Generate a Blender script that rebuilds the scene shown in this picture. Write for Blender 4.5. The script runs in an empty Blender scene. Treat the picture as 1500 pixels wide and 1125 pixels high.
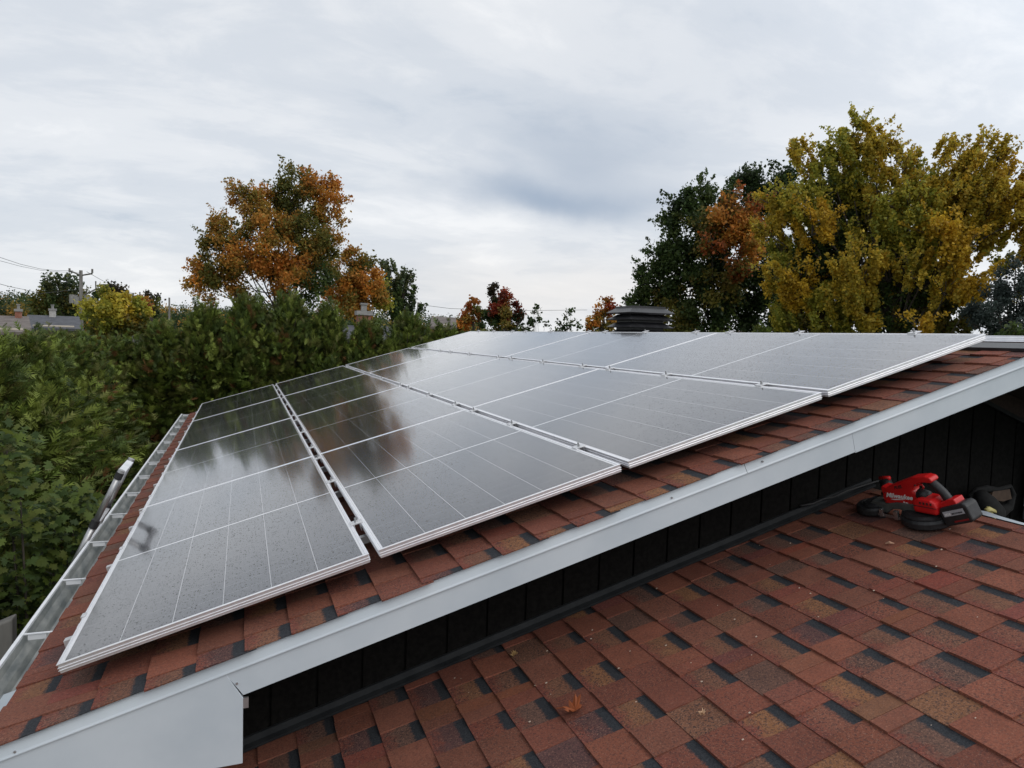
import bpy, math, random
import numpy as np
from mathutils import Vector, Matrix
R = math.radians
rng = np.random.default_rng(7)
random.seed(7)
SC = bpy.context.scene
COL = SC.collection

# ---------------------------------------------------------------- camera
F_PX, CAM = 1067.994, np.array([0.5895, -2.7986, 1.1603])
YAW, PIT, ROL = 0.3551, -0.0627, 0.0305
PR = 0.2835                       # roof pitch
fw = np.array([math.sin(YAW)*math.cos(PIT), math.cos(YAW)*math.cos(PIT), math.sin(PIT)])
rt = np.array([math.cos(YAW), -math.sin(YAW), 0.0]); up = np.cross(rt, fw)
r2 = math.cos(ROL)*rt + math.sin(ROL)*up; u2 = -math.sin(ROL)*rt + math.cos(ROL)*up
cd = bpy.data.cameras.new('camera'); cam = bpy.data.objects.new('camera', cd); COL.objects.link(cam)
cd.sensor_width = 36; cd.lens = F_PX/1500*36; cd.clip_start = 0.05; cd.clip_end = 5000
M = Matrix(((r2[0], u2[0], -fw[0], CAM[0]), (r2[1], u2[1], -fw[1], CAM[1]), (r2[2], u2[2], -fw[2], CAM[2]), (0, 0, 0, 1)))
cam.matrix_world = M
SC.camera = cam
SC.view_settings.view_transform = 'Standard'; SC.view_settings.look = 'None'
SC.view_settings.exposure = 0.14; SC.view_settings.gamma = 1.0

def ray(x, y): return fw + (x-750)/F_PX*r2 - (y-562.5)/F_PX*u2
def at(x, y, d):
    """world point seen in direction (x, y), at horizontal distance d from the photographer"""
    D = ray(x, y); return CAM + D*(d/math.hypot(D[0], D[1]))
NR = np.array([-math.sin(PR), 0, math.cos(PR)]); EU = np.array([math.cos(PR), 0, math.sin(PR)])
def RW(u, v, h): return EU*u + np.array([0, v, 0.0]) + NR*h
def on_roof(x, y, h):
    D = ray(x, y); t = (h - NR@CAM)/(NR@D); P = CAM + t*D
    return P

# ---------------------------------------------------------------- sky and sun
world = bpy.data.worlds.new('World'); SC.world = world; world.use_nodes = True
nt = world.node_tree; nt.nodes.clear()
def N(tree, t, **kw):
    n = tree.nodes.new(t)
    for k, v in kw.items(): setattr(n, k, v)
    return n
SUN_EL, SUN_AZ = R(42), R(148)      # azimuth from +Y clockwise
SUN_STR, SKY_STR, CLOUD = 1.0, 0.1, 9.9
out = N(nt, 'ShaderNodeOutputWorld'); bg = N(nt, 'ShaderNodeBackground'); bg.inputs[1].default_value = SKY_STR
nt.links.new(bg.outputs[0], out.inputs[0])
sky = N(nt, 'ShaderNodeTexSky', sky_type='NISHITA', sun_disc=False); sky.sun_elevation = SUN_EL; sky.sun_rotation = SUN_AZ
sky.air_density = 1.0; sky.dust_density = 2.0
tc = N(nt, 'ShaderNodeTexCoord'); sep = N(nt, 'ShaderNodeSeparateXYZ'); nt.links.new(tc.outputs['Generated'], sep.inputs[0])
def math_(tree, op, a, b=None, c=None, clamp=False):
    n = N(tree, 'ShaderNodeMath', operation=op); n.use_clamp = clamp
    for i, s in enumerate((a, b, c)):
        if s is None: continue
        if isinstance(s, (int, float)): n.inputs[i].default_value = s
        else: tree.links.new(s, n.inputs[i])
    return n.outputs[0]
def ramp(tree, fac, stops, interp='EASE'):
    n = N(tree, 'ShaderNodeValToRGB'); n.color_ramp.interpolation = interp
    while len(n.color_ramp.elements) < len(stops): n.color_ramp.elements.new(0.5)
    for e, (p_, c_) in zip(n.color_ramp.elements, stops):
        e.position = p_; e.color = (*c_, 1) if len(c_) == 3 else c_
    tree.links.new(fac, n.inputs[0]); return n.outputs[0]
def noise(tree, vec, scale, detail=5, rough=0.55, dist=0.0):
    n = N(tree, 'ShaderNodeTexNoise'); n.inputs['Scale'].default_value = scale; n.inputs['Detail'].default_value = detail
    n.inputs['Roughness'].default_value = rough; n.inputs['Distortion'].default_value = dist
    if vec is not None: tree.links.new(vec, n.inputs['Vector'])
    return n.outputs['Fac']
def mixc(tree, fac, a, b, bt='MIX'):
    n = N(tree, 'ShaderNodeMix', data_type='RGBA', blend_type=bt)
    for i, s in ((0, fac), (6, a), (7, b)):
        if isinstance(s, (int, float)): n.inputs[i].default_value = s
        elif isinstance(s, tuple): n.inputs[i].default_value = (*s, 1)
        else: tree.links.new(s, n.inputs[i])
    return n.outputs[2]
zz = math_(nt, 'ADD', math_(nt, 'MAXIMUM', sep.outputs[2], 0.0), 0.26)
px_ = math_(nt, 'DIVIDE', sep.outputs[0], zz); py_ = math_(nt, 'DIVIDE', sep.outputs[1], zz)
cmb = N(nt, 'ShaderNodeCombineXYZ'); nt.links.new(px_, cmb.inputs[0]); nt.links.new(py_, cmb.inputs[1])
mp = N(nt, 'ShaderNodeMapping'); nt.links.new(cmb.outputs[0], mp.inputs[0]); mp.inputs['Rotation'].default_value = (0, 0, YAW+0.25); mp.inputs['Scale'].default_value = (0.8, 1.25, 1)
mp.inputs['Location'].default_value = (3.1, 1.7, 0.4)
n1 = noise(nt, mp.outputs[0], 1.15, 8, 0.58, 0.35); n2 = noise(nt, mp.outputs[0], 3.6, 8, 0.62, 0.4)
cl = math_(nt, 'ADD', math_(nt, 'MULTIPLY', n1, 0.66), math_(nt, 'MULTIPLY', n2, 0.34))
# one heavier bluish bank of cloud low in the view
dk = ray(835, 268); dk = dk/np.linalg.norm(dk)
hv = np.cross(dk, [0, 0, 1.0]); hv /= np.linalg.norm(hv); vv = np.cross(hv, dk)
nz = N(nt, 'ShaderNodeTexNoise'); nz.inputs['Scale'].default_value = 5.0; nz.inputs['Detail'].default_value = 5; nt.links.new(tc.outputs['Generated'], nz.inputs['Vector'])
off = N(nt, 'ShaderNodeVectorMath', operation='MULTIPLY_ADD'); nt.links.new(nz.outputs['Color'], off.inputs[0]); off.inputs[1].default_value = (.16, .16, .09); nt.links.new(tc.outputs['Generated'], off.inputs[2])
def bank(dirv, wx, wy):
    dirv = dirv/np.linalg.norm(dirv); h_ = np.cross(dirv, [0, 0, 1.0]); h_ /= np.linalg.norm(h_); v_ = np.cross(h_, dirv)
    def dot(v):
        n = N(nt, 'ShaderNodeVectorMath', operation='DOT_PRODUCT'); nt.links.new(off.outputs[0], n.inputs[0]); n.inputs[1].default_value = tuple(v); return n.outputs['Value']
    cx = float(np.dot([.08, .08, .045], h_)); cy = float(np.dot([.08, .08, .045], v_))
    a = math_(nt, 'DIVIDE', math_(nt, 'SUBTRACT', dot(h_), cx), wx); b = math_(nt, 'DIVIDE', math_(nt, 'SUBTRACT', dot(v_), cy), wy)
    r_ = math_(nt, 'ADD', math_(nt, 'MULTIPLY', a, a), math_(nt, 'MULTIPLY', b, b))
    front = math_(nt, 'GREATER_THAN', dot(dirv), 0.0)
    return math_(nt, 'MULTIPLY', math_(nt, 'EXPONENT', math_(nt, 'MULTIPLY', r_, -1.0)), front)
b1 = bank(ray(810, 288), 0.15, 0.022); b2 = bank(ray(860, 232), 0.12, 0.055); b3 = bank(ray(1060, 90), 0.22, 0.1)
b4 = bank(ray(820, 420), 0.35, 0.05)
cloud = ramp(nt, cl, [(0.34, (0.53, 0.59, 0.67)), (0.45, (0.66, 0.70, 0.755)), (0.54, (0.76, 0.785, 0.82)), (0.66, (0.89, 0.90, 0.915))])
cloud = mixc(nt, math_(nt, 'MULTIPLY', b1, 0.95, clamp=True), cloud, (0.30, 0.38, 0.50))
cloud = mixc(nt, math_(nt, 'MULTIPLY', b2, 0.85, clamp=True), cloud, (0.45, 0.51, 0.60))
cloud = mixc(nt, math_(nt, 'MULTIPLY', b3, 0.25, clamp=True), cloud, (0.50, 0.55, 0.63))
cloud = mixc(nt, math_(nt, 'MULTIPLY', b4, 0.55, clamp=True), cloud, (0.86, 0.82, 0.79))
vm = N(nt, 'ShaderNodeVectorMath', operation='SCALE'); nt.links.new(cloud, vm.inputs[0]); vm.inputs['Scale'].default_value = CLOUD
gl = N(nt, 'ShaderNodeVectorMath', operation='DOT_PRODUCT'); nt.links.new(tc.outputs['Generated'], gl.inputs[0])
gl.inputs[1].default_value = (math.sin(R(88))*math.cos(R(40)), math.cos(R(88))*math.cos(R(40)), math.sin(R(40)))
glow = math_(nt, 'POWER', math_(nt, 'MAXIMUM', gl.outputs['Value'], 0.0), 7.0)      # brighter cloud added out of view at the right, to brighten the panel reflections
vm.inputs['Scale'].default_value = 1.0
nt.links.new(math_(nt, 'MULTIPLY_ADD', glow, CLOUD*0.75, CLOUD), vm.inputs['Scale'])
fin = mixc(nt, 0.93, sky.outputs[0], vm.outputs[0])
nt.links.new(fin, bg.inputs[0])
sd = bpy.data.lights.new('sun', 'SUN'); sun = bpy.data.objects.new('sun', sd); COL.objects.link(sun)
sd.energy = SUN_STR; sd.angle = R(40); sd.color = (1, 0.965, 0.91)
sdir = Vector((math.sin(SUN_AZ)*math.cos(SUN_EL), math.cos(SUN_AZ)*math.cos(SUN_EL), math.sin(SUN_EL)))
sun.rotation_euler = sdir.to_track_quat('Z', 'Y').to_euler()

# ---------------------------------------------------------------- object helpers
def tag(o, label=None, cat=None, group=None, kind=None):
    if label: o['label'] = label
    if cat: o['category'] = cat
    if group: o['group'] = group
    if kind: o['kind'] = kind
    return o
def empty(name, loc, rot=(0, 0, 0), **kw):
    o = bpy.data.objects.new(name, None); COL.objects.link(o); o.location = tuple(float(c) for c in loc); o.rotation_euler = rot
    o.empty_display_size = 0.2
    return tag(o, **kw)
def npmesh(name, V, Fc, nper, mat, parent=None, col=None, smooth=False):
    """fast mesh from arrays: V (n,3), Fc flat loop indices, nper verts per face"""
    me = bpy.data.meshes.new(name); V = np.asarray(V, dtype=np.float32); Fc = np.asarray(Fc, dtype=np.int32).ravel()
    nf = len(Fc)//nper
    me.vertices.add(len(V)); me.vertices.foreach_set('co', V.ravel())
    me.loops.add(len(Fc)); me.loops.foreach_set('vertex_index', Fc)
    me.polygons.add(nf); me.polygons.foreach_set('loop_start', np.arange(0, nf*nper, nper, dtype=np.int32))
    me.update(calc_edges=True)
    if col is not None:
        a = me.attributes.new('tint', 'FLOAT_COLOR', 'POINT'); c4 = np.ones((len(V), 4), dtype=np.float32); c4[:, :3] = col
        a.data.foreach_set('color', c4.ravel())
    me.materials.append(mat)
    o = bpy.data.objects.new(name, me); COL.objects.link(o)
    if parent: o.parent = parent
    return o
class MB:
    def __init__(s): s.v = []; s.f = []; s.c = []; s.uv = []; s.cur = (1, 1, 1)
    def add(s, vs, fs, uv=None):
        b = len(s.v)
        for p_ in vs: s.v.append(tuple(float(q_) for q_ in p_)); s.c.append(s.cur)
        for i, f in enumerate(fs):
            s.f.append(tuple(b+i_ for i_ in f))
        return s
    def quad(s, a, b, c, d): return s.add([a, b, c, d], [(0, 1, 2, 3)])
    def box(s, lo, hi, T=None):
        x0, y0, z0 = lo; x1, y1, z1 = hi
        vs = [(x0,y0,z0),(x1,y0,z0),(x1,y1,z0),(x0,y1,z0),(x0,y0,z1),(x1,y0,z1),(x1,y1,z1),(x0,y1,z1)]
        if T: vs = [T(*p_) for p_ in vs]
        return s.add(vs, [(0,3,2,1),(4,5,6,7),(0,1,5,4),(1,2,6,5),(2,3,7,6),(3,0,4,7)])
    def prism(s, poly, T, a, b):
        """polygon poly [(p,q)] extruded from a to b; T(p,q,t)->point"""
        n = len(poly); vs = [T(p_, q_, a) for p_, q_ in poly] + [T(p_, q_, b) for p_, q_ in poly]
        fs = [tuple(range(n))[::-1], tuple(range(n, 2*n))] + [(i, (i+1) % n, n+(i+1) % n, n+i) for i in range(n)]
        return s.add(vs, fs)
    def sheet(s, line, T, a, b):
        """open profile extruded from a to b"""
        n = len(line); vs = [T(p_, q_, a) for p_, q_ in line] + [T(p_, q_, b) for p_, q_ in line]
        return s.add(vs, [(i, i+1, n+i+1, n+i) for i in range(n-1)])
    def tube(s, pts, rad, n=8, cap=True, flat=1.0):
        pts = [Vector([float(c) for c in p_]) for p_ in pts]; m = len(pts)
        rad = rad if hasattr(rad, '__len__') else [rad]*m
        vs = []; prev = None
        for i, p_ in enumerate(pts):
            d = (pts[min(i+1, m-1)] - pts[max(i-1, 0)]).normalized()
            if prev is None: a = d.orthogonal().normalized()
            else: a = (prev - d*prev.dot(d)).normalized()
            prev = a; b = d.cross(a)
            for k in range(n):
                t = 2*math.pi*k/n; vs.append(p_ + (a*math.cos(t) + b*math.sin(t)*flat)*rad[i])
        fs = [(i*n+k, i*n+(k+1) % n, (i+1)*n+(k+1) % n, (i+1)*n+k) for i in range(m-1) for k in range(n)]
        if cap: fs += [tuple(range(n))[::-1], tuple(range((m-1)*n, m*n))]
        return s.add(vs, fs)
    def build(s, name, mat, parent=None, smooth=False, bevel=0, world=True):
        me = bpy.data.meshes.new(name)
        vs = s.v
        if world and parent is not None:
            l = np.zeros(3); q_ = parent
            while q_ is not None: l = l + np.array(q_.location); q_ = q_.parent
            vs = [(v[0]-l[0], v[1]-l[1], v[2]-l[2]) for v in vs]
        me.from_pydata(vs, [], s.f); me.update()
        if any(c != (1, 1, 1) for c in s.c):
            a = me.attributes.new('tint', 'FLOAT_COLOR', 'POINT')
            a.data.foreach_set('color', np.array([(*c, 1) if len(c) == 3 else c for c in s.c], dtype=np.float32).ravel())
        me.materials.append(mat)
        if smooth: me.polygons.foreach_set('use_smooth', [True]*len(me.polygons))
        o = bpy.data.objects.new(name, me); COL.objects.link(o)
        if parent: o.parent = parent
        if bevel:
            b = o.modifiers.new('bevel', 'BEVEL'); b.width = bevel; b.segments = 2; b.limit_method = 'ANGLE'; b.angle_limit = R(40)
        return o

# ---------------------------------------------------------------- materials
def mat(name, col=(0.5, 0.5, 0.5), rough=0.6, metal=0.0, spec=0.5, **kw):
    m = bpy.data.materials.new(name); m.use_nodes = True; b = m.node_tree.nodes['Principled BSDF']
    b.inputs['Base Color'].default_value = (*col, 1); b.inputs['Roughness'].default_value = rough
    b.inputs['Metallic'].default_value = metal; b.inputs['Specular IOR Level'].default_value = spec
    return m
def bs(m): return m.node_tree.nodes['Principled BSDF']
def objco(t): return N(t, 'ShaderNodeTexCoord').outputs['Object']
def noisy(name, c1, c2, scale=8, rough=0.6, metal=0.0, spec=0.5, detail=5, bump=0.0, lo=0.35, hi=0.65, bscale=None, stretch=None):
    m = mat(name, c1, rough, metal, spec); t = m.node_tree; v = objco(t)
    if stretch:
        mp_ = N(t, 'ShaderNodeMapping'); t.links.new(v, mp_.inputs[0]); mp_.inputs['Scale'].default_value = stretch; v = mp_.outputs[0]
    f = noise(t, v, scale, detail)
    t.links.new(ramp(t, f, [(lo, c1), (hi, c2)], 'LINEAR'), bs(m).inputs['Base Color'])
    if bump:
        bn = N(t, 'ShaderNodeBump'); bn.inputs['Strength'].default_value = 1; bn.inputs['Distance'].default_value = bump
        t.links.new(noise(t, v, bscale or scale*3, 4), bn.inputs['Height']); t.links.new(bn.outputs[0], bs(m).inputs['Normal'])
    return m
WHITE = noisy('white_painted_aluminium', (0.49, 0.55, 0.60), (0.56, 0.615, 0.66), 3, 0.42, bump=0.002, bscale=2.2)
ALU = noisy('anodised_aluminium', (0.60, 0.60, 0.61), (0.72, 0.72, 0.73), 20, 0.36, 0.55)
FRAME = noisy('panel_frame_aluminium', (0.84, 0.84, 0.87), (0.92, 0.92, 0.94), 20, 0.33, 0.75)
ALU_D = noisy('mill_aluminium', (0.36, 0.36, 0.37), (0.5, 0.5, 0.5), 15, 0.4, 0.75)
GUT_IN = noisy('weathered_gutter_metal', (0.20, 0.22, 0.22), (0.42, 0.43, 0.41), 6, 0.45, 0.35, detail=8, stretch=(3, 1, 3))
GUT_OUT = noisy('gutter_white', (0.62, 0.64, 0.66), (0.75, 0.76, 0.78), 12, 0.4)
BLACKM = noisy('black_painted_metal', (0.018, 0.018, 0.02), (0.03, 0.03, 0.033), 10, 0.38)
SIDING = noisy('dark_siding', (0.0038, 0.0036, 0.0033), (0.0085, 0.008, 0.0072), 40, 0.8, spec=0.12, bump=0.001)
FLASH = noisy('dark_flashing', (0.016, 0.018, 0.020), (0.026, 0.028, 0.030), 12, 0.6, spec=0.2)
BROWN = noisy('brown_stucco', (0.035, 0.02, 0.017), (0.055, 0.034, 0.028), 60, 0.85, bump=0.002)
RUBBER = noisy('black_rubber', (0.012, 0.012, 0.013), (0.022, 0.022, 0.024), 40, 0.55)
REDP = noisy('red_plastic', (0.50, 0.008, 0.010), (0.58, 0.014, 0.014), 15, 0.38)
GREYP = noisy('grey_cast_metal', (0.085, 0.088, 0.083), (0.12, 0.125, 0.118), 30, 0.5, 0.2)
WHITEP = mat('white_print', (0.75, 0.75, 0.75), 0.5)
STEEL = mat('bright_steel', (0.6, 0.6, 0.6), 0.25, 0.9)
BARK = noisy('bark', (0.035, 0.028, 0.022), (0.085, 0.07, 0.055), 8, 0.9, bump=0.01, stretch=(1, 1, 0.3))
WOODG = noisy('weathered_wood', (0.10, 0.095, 0.085), (0.19, 0.18, 0.165), 9, 0.85, stretch=(1, 1, .15))
LEATHER = noisy('brown_leather', (0.05, 0.028, 0.018), (0.09, 0.055, 0.035), 20, 0.7)
CANVAS = noisy('black_canvas', (0.005, 0.005, 0.005), (0.010, 0.010, 0.010), 40, 0.9)
YEL = noisy('yellow_strap', (0.42, 0.36, 0.12), (0.55, 0.48, 0.2), 20, 0.6)
BRICK = noisy('brick', (0.20, 0.08, 0.05), (0.30, 0.13, 0.09), 6, 0.85)
CAPM = noisy('grey_cap', (0.20, 0.20, 0.19), (0.30, 0.29, 0.28), 6, 0.85)
CONC = noisy('concrete', (0.36, 0.35, 0.33), (0.48, 0.47, 0.45), 6, 0.85)
def leafmat(name, trans=0.25, rough=0.55, spec=0.3):
    m = mat(name, (0.1, 0.1, 0.05), rough, spec=spec); t = m.node_tree
    a = N(t, 'ShaderNodeAttribute', attribute_name='tint'); t.links.new(a.outputs['Color'], bs(m).inputs['Base Color'])
    tr = N(t, 'ShaderNodeBsdfTranslucent'); t.links.new(a.outputs['Color'], tr.inputs[0])
    mx = N(t, 'ShaderNodeMixShader'); mx.inputs[0].default_value = trans
    o = t.nodes['Material Output']; t.links.new(bs(m).outputs[0], mx.inputs[1]); t.links.new(tr.outputs[0], mx.inputs[2]); t.links.new(mx.outputs[0], o.inputs[0])
    return m
LEAF = leafmat('leaf', 0.48); CEDAR = leafmat('cedar_foliage', 0.2, 0.6, 0.25); DRYLEAF = leafmat('dry_leaf', 0.1)

# asphalt shingle: colour per tab, granules and a dark granule band printed at the head of the cut-outs
def shingle_mat():
    m = mat('asphalt_shingle', (0.1, 0.03, 0.02), 0.9, spec=0.25); t = m.node_tree; L_ = t.links
    a = N(t, 'ShaderNodeAttribute', attribute_name='tint'); b = N(t, 'ShaderNodeAttribute', attribute_name='band')
    sp = N(t, 'ShaderNodeSeparateXYZ'); L_.new(b.outputs['Vector'], sp.inputs[0])      # x: along exposure 0..1, y: has band, z: mottling
    v = objco(t)
    g = noise(t, v, 150, 3, 0.85); g2 = noise(t, v, 110, 4, 0.85); lf = noise(t, v, 7, 5, 0.6)
    warp = noise(t, v, 90, 3, 0.7)
    s_ = math_(t, 'ADD', sp.outputs[0], math_(t, 'MULTIPLY', math_(t, 'SUBTRACT', warp, 0.5), 0.22))
    inb = math_(t, 'MULTIPLY', math_(t, 'SMOOTH_MIN', math_(t, 'MULTIPLY', math_(t, 'SUBTRACT', s_, 0.69), 14, clamp=True), 1.0, 0.05), sp.outputs[1], clamp=True)
    fade = math_(t, 'MULTIPLY', math_(t, 'SUBTRACT', math_(t, 'ADD', sp.outputs[0], math_(t, 'MULTIPLY', math_(t, 'SUBTRACT', noise(t, v, 25, 5, .7), .5), 1.1)), .05), 3.0, clamp=True)
    fade = math_(t, 'MAXIMUM', fade, math_(t, 'SUBTRACT', 1.0, sp.outputs[1]))
    tintc = mixc(t, fade, (0.185, 0.055, 0.038), a.outputs['Color'])
    br = math_(t, 'MULTIPLY', math_(t, 'ADD', 0.62, math_(t, 'MULTIPLY', lf, 0.76)), 1.0)
    c = mixc(t, 1.0, tintc, (1, 1, 1), 'MULTIPLY')
    vmn = N(t, 'ShaderNodeVectorMath', operation='SCALE'); L_.new(c, vmn.inputs[0]); L_.new(br, vmn.inputs['Scale']); c = vmn.outputs[0]
    # granules: dark and light specks, stronger on mottled tabs
    dark = ramp(t, g2, [(0.40, (1, 1, 1)), (0.52, (0, 0, 0))], 'LINEAR'); 
    c = mixc(t, math_(t, 'MULTIPLY', dark, math_(t, 'ADD', 0.4, math_(t, 'MULTIPLY', sp.outputs[2], 0.6))), c, (0.022, 0.020, 0.024))
    lite = ramp(t, g, [(0.55, (0, 0, 0)), (0.68, (1, 1, 1))], 'LINEAR')
    c = mixc(t, math_(t, 'MULTIPLY', lite, math_(t, 'ADD', 0.35, math_(t, 'MULTIPLY', sp.outputs[2], 0.4))), c, (0.40, 0.22, 0.15))
    ng = ramp(t, g, [(0.35, (0.015, 0.017, 0.021)), (0.65, (0.042, 0.046, 0.052))], 'LINEAR')
    c = mixc(t, inb, c, ng)
    L_.new(c, bs(m).inputs['Base Color'])
    bn = N(t, 'ShaderNodeBump'); bn.inputs['Distance'].default_value = 0.0016; bn.inputs['Strength'].default_value = 0.8
    L_.new(g, bn.inputs['Height']); L_.new(bn.outputs[0], bs(m).inputs['Normal'])
    return m
SHINGLE = shingle_mat()
EXPO = 0.1635
REDS = [(0.190, 0.061, 0.039), (0.205, 0.069, 0.042), (0.175, 0.058, 0.038), (0.195, 0.072, 0.046)]
MIXT = [(0.21, 0.095, 0.048), (0.13, 0.066, 0.048), (0.14, 0.075, 0.056), (0.105, 0.050, 0.046), (0.165, 0.075, 0.047), (0.235, 0.105, 0.048), (0.15, 0.080, 0.058), (0.19, 0.085, 0.05)]
def shingles(name, parent, u0, u1, v0, v1, h, T, phase=0.0, seed=1, jag=0.0, expo=EXPO):
    rs = random.Random(seed); V = []; F_ = []; C_ = []; B_ = []
    def slab(ua, va, vb, t, c, bandx, mott, dj=0.0):
        L2 = expo*1.24; ex = expo/L2
        b = len(V); w = rs.uniform(-.0012, .0012)
        ub = min(ua+L2, u1)
        for (uu, vv_, hh) in ((ua, va, t+w), (ua, vb, t-w), (ub, vb, 0.0004), (ub, va, 0.0004), (ua, va, 0), (ua, vb, 0)):
            V.append(T(uu, vv_, h+hh))
        F_.extend([(b, b+3, b+2, b+1), (b, b+1, b+5, b+4), (b, b+4, b+3), (b+1, b+2, b+5)])
        s1 = (ub-ua)/expo
        for s_ in (0, 0, s1, s1, 0, 0): C_.append(c); B_.append((s_, bandx, mott))
    k = 0; u = u0
    while u < u1-0.02:
        vv = v0 - rs.uniform(0.0, 0.3)
        # one under-layer piece per recess, a thicker tab in between
        cur = max(v0, vv)
        vv = v0; jj = rs.uniform(0, jag)
        first = True
        while vv < v1:
            wr = rs.uniform(0.12, 0.19); wt = rs.uniform(0.13, 0.21)
            if first: wr *= rs.uniform(0.2, 1); first = False
            e = min(vv+wr, v1); du = rs.uniform(-.002, .002)
            mx = rs.random()
            c = rs.choice(MIXT) if mx > 0.12 else rs.choice(REDS)
            slab(u+du, vv-jj*(vv == v0), e+0.004, 0.0065, c, 1.0 if rs.random() < 0.9 else 0.0, rs.uniform(0.35, 1.0))
            vv = e
            if vv >= v1: break
            e = min(vv+wt, v1); c = rs.choice(REDS); sc_ = rs.uniform(0.85, 1.15); c = tuple(q_*sc_ for q_ in c)
            # real joint between two shingle pieces now and then: tab split in two with another tone
            if rs.random() < 0.3 and e-vv > 0.12:
                m_ = vv+(e-vv)*rs.uniform(.35, .65); c2 = tuple(q_*rs.uniform(.85, 1.15) for q_ in c)
                slab(u+du, vv, m_-.0015, 0.0135, c, 0, rs.uniform(0, .35)); slab(u+du+rs.uniform(-.003, .003), m_+.0015, e, 0.0130, c2, 0, rs.uniform(0, .35))
            else: slab(u+du, vv+.001, e-.001, 0.0135, c, 0.0, rs.uniform(0, .45))
            vv = e
        k += 1; u += expo
    me = bpy.data.meshes.new(name)
    if parent is not None: l = parent.location; V2 = [(p_[0]-l[0], p_[1]-l[1], p_[2]-l[2]) for p_ in V]
    else: V2 = V
    me.from_pydata([tuple(map(float, p_)) for p_ in V2], [], F_); me.update()
    a = me.attributes.new('tint', 'FLOAT_COLOR', 'POINT'); a.data.foreach_set('color', np.array([(*c, 1) for c in C_], dtype=np.float32).ravel())
    a = me.attributes.new('band', 'FLOAT_VECTOR', 'POINT'); a.data.foreach_set('vector', np.array(B_, dtype=np.float32).ravel())
    me.materials.append(SHINGLE)
    o = bpy.data.objects.new(name, me); COL.objects.link(o); o.parent = parent
    return o

# ---------------------------------------------------------------- ground
GZ = -2.95
GRASS = noisy('lawn', (0.035, 0.055, 0.015), (0.085, 0.105, 0.035), 0.6, 0.95, detail=10)
g_ = MB(); g_.add([(-900, -300, GZ), (900, -300, GZ), (900, 1600, GZ), (-900, 1600, GZ)], [(0, 1, 2, 3)])
tag(g_.build('ground', GRASS), kind='structure')

# ================================================================ THE HOUSE
house = empty('house', (3.0, 4.5, GZ), label='red shingled house with white gable trim and dark board siding, seen from its lower roof', cat='house')
HR = -0.13                # roof surface below the panel tops
UE = -0.225; VF = -0.15; VB = 9.72
UR = 4.56/math.cos(PR) + HR*math.tan(PR)      # ridge, along the slope
XR = 4.66; ZR = UR*math.sin(PR) + HR*math.cos(PR); XR = UR*math.cos(PR) - HR*math.sin(PR)
WV = 0.42                 # gable wall plane
deck = MB()
def TW(u, v, h): return RW(u, v, h)
deck.box((UE+.02, VF+.012, HR-0.10), (UR, VB-.01, HR-0.003), TW)
def TR(u, v, h):   # the far slope: mirrored about the ridge; u measured up the slope
    P = RW(u, v, h); return np.array([2*XR-P[0], P[1], P[2]])
deck.box((UE, VF+.012, HR-0.10), (UR-.002, VB-.01, HR-0.003), TR)
roof = deck.build('roof', FLASH, house)
shingles('shingles', house, UE, UR+0.0, VF-0.012, VB, HR, TW, seed=3, jag=0.02)
shingles('shingles', house, UE, UR, VF-0.012, VB, HR, TR, seed=4)
# ridge vent: low black strip over the ridge
rv = MB()
for side, T in ((1, TW), (-1, TR)):
    rv.prism([(UR-.10, HR+.006), (UR-.098, HR+.024), (UR+.004, HR+.026), (UR+.004, HR+.008)], lambda p_, q_, t_, T=T: T(p_, t_, q_), VF+.02, VB-.05)
rv.build('ridge_vent', BLACKM, house)
# rake trim: drip edge above the fascia board
def TF(u, h, v): return RW(u, v, h)
dr = MB()
DP = [(VF+.06, HR-.002), (VF+.002, HR-.003), (VF-.002, HR-.010), (VF-.011, HR-.043), (VF-.015, HR-.0495), (VF-.015, HR-.0525), (VF-.005, HR-.053)]
def strip_u(mb, prof, ua, ub, T=RW):
    n = len(prof); vs = [T(ua, v, h) for v, h in prof] + [T(ub, v, h) for v, h in prof]
    mb.add(vs, [(i, n+i, n+i+1, i+1) for i in range(n-1)])
cuts = [UE-.03, 2.752, UR]
for a, b in zip(cuts[:-1], cuts[1:]): strip_u(dr, DP, a, b-.002)
strip_u(dr, DP, UE, UR, TR)
o = dr.build('drip_edge', WHITE, house)
fa = MB()
FB = HR-.150      # fascia bottom
xe_ = 0.600
sa, sb = RW(3.365, 0, HR-.0565), RW(3.365, 0, FB)
fa.prism([(xe_-.057, (xe_-.057)*math.tan(PR)+(HR-.0565)/math.cos(PR)), (sa[0], sa[2]), (sb[0], sb[2]), (xe_+.001, (xe_+.001)*math.tan(PR)+FB/math.cos(PR))], lambda p_, q_, t_: (p_, t_, q_), VF-.006, VF+.004)
for a, b in ((3.367, UR),):
    fa.box((a, VF-.006, FB), (b, VF+.004, HR-.0565), RW)
    fa.box((a, VF-.006, FB-.004), (b, VF+.03, FB-.0005), RW)
fa.box((UE, VF-.006, FB), (UR, VF+.004, HR-.0565), TR)
fa.build('fascia', WHITE, house)
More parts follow.
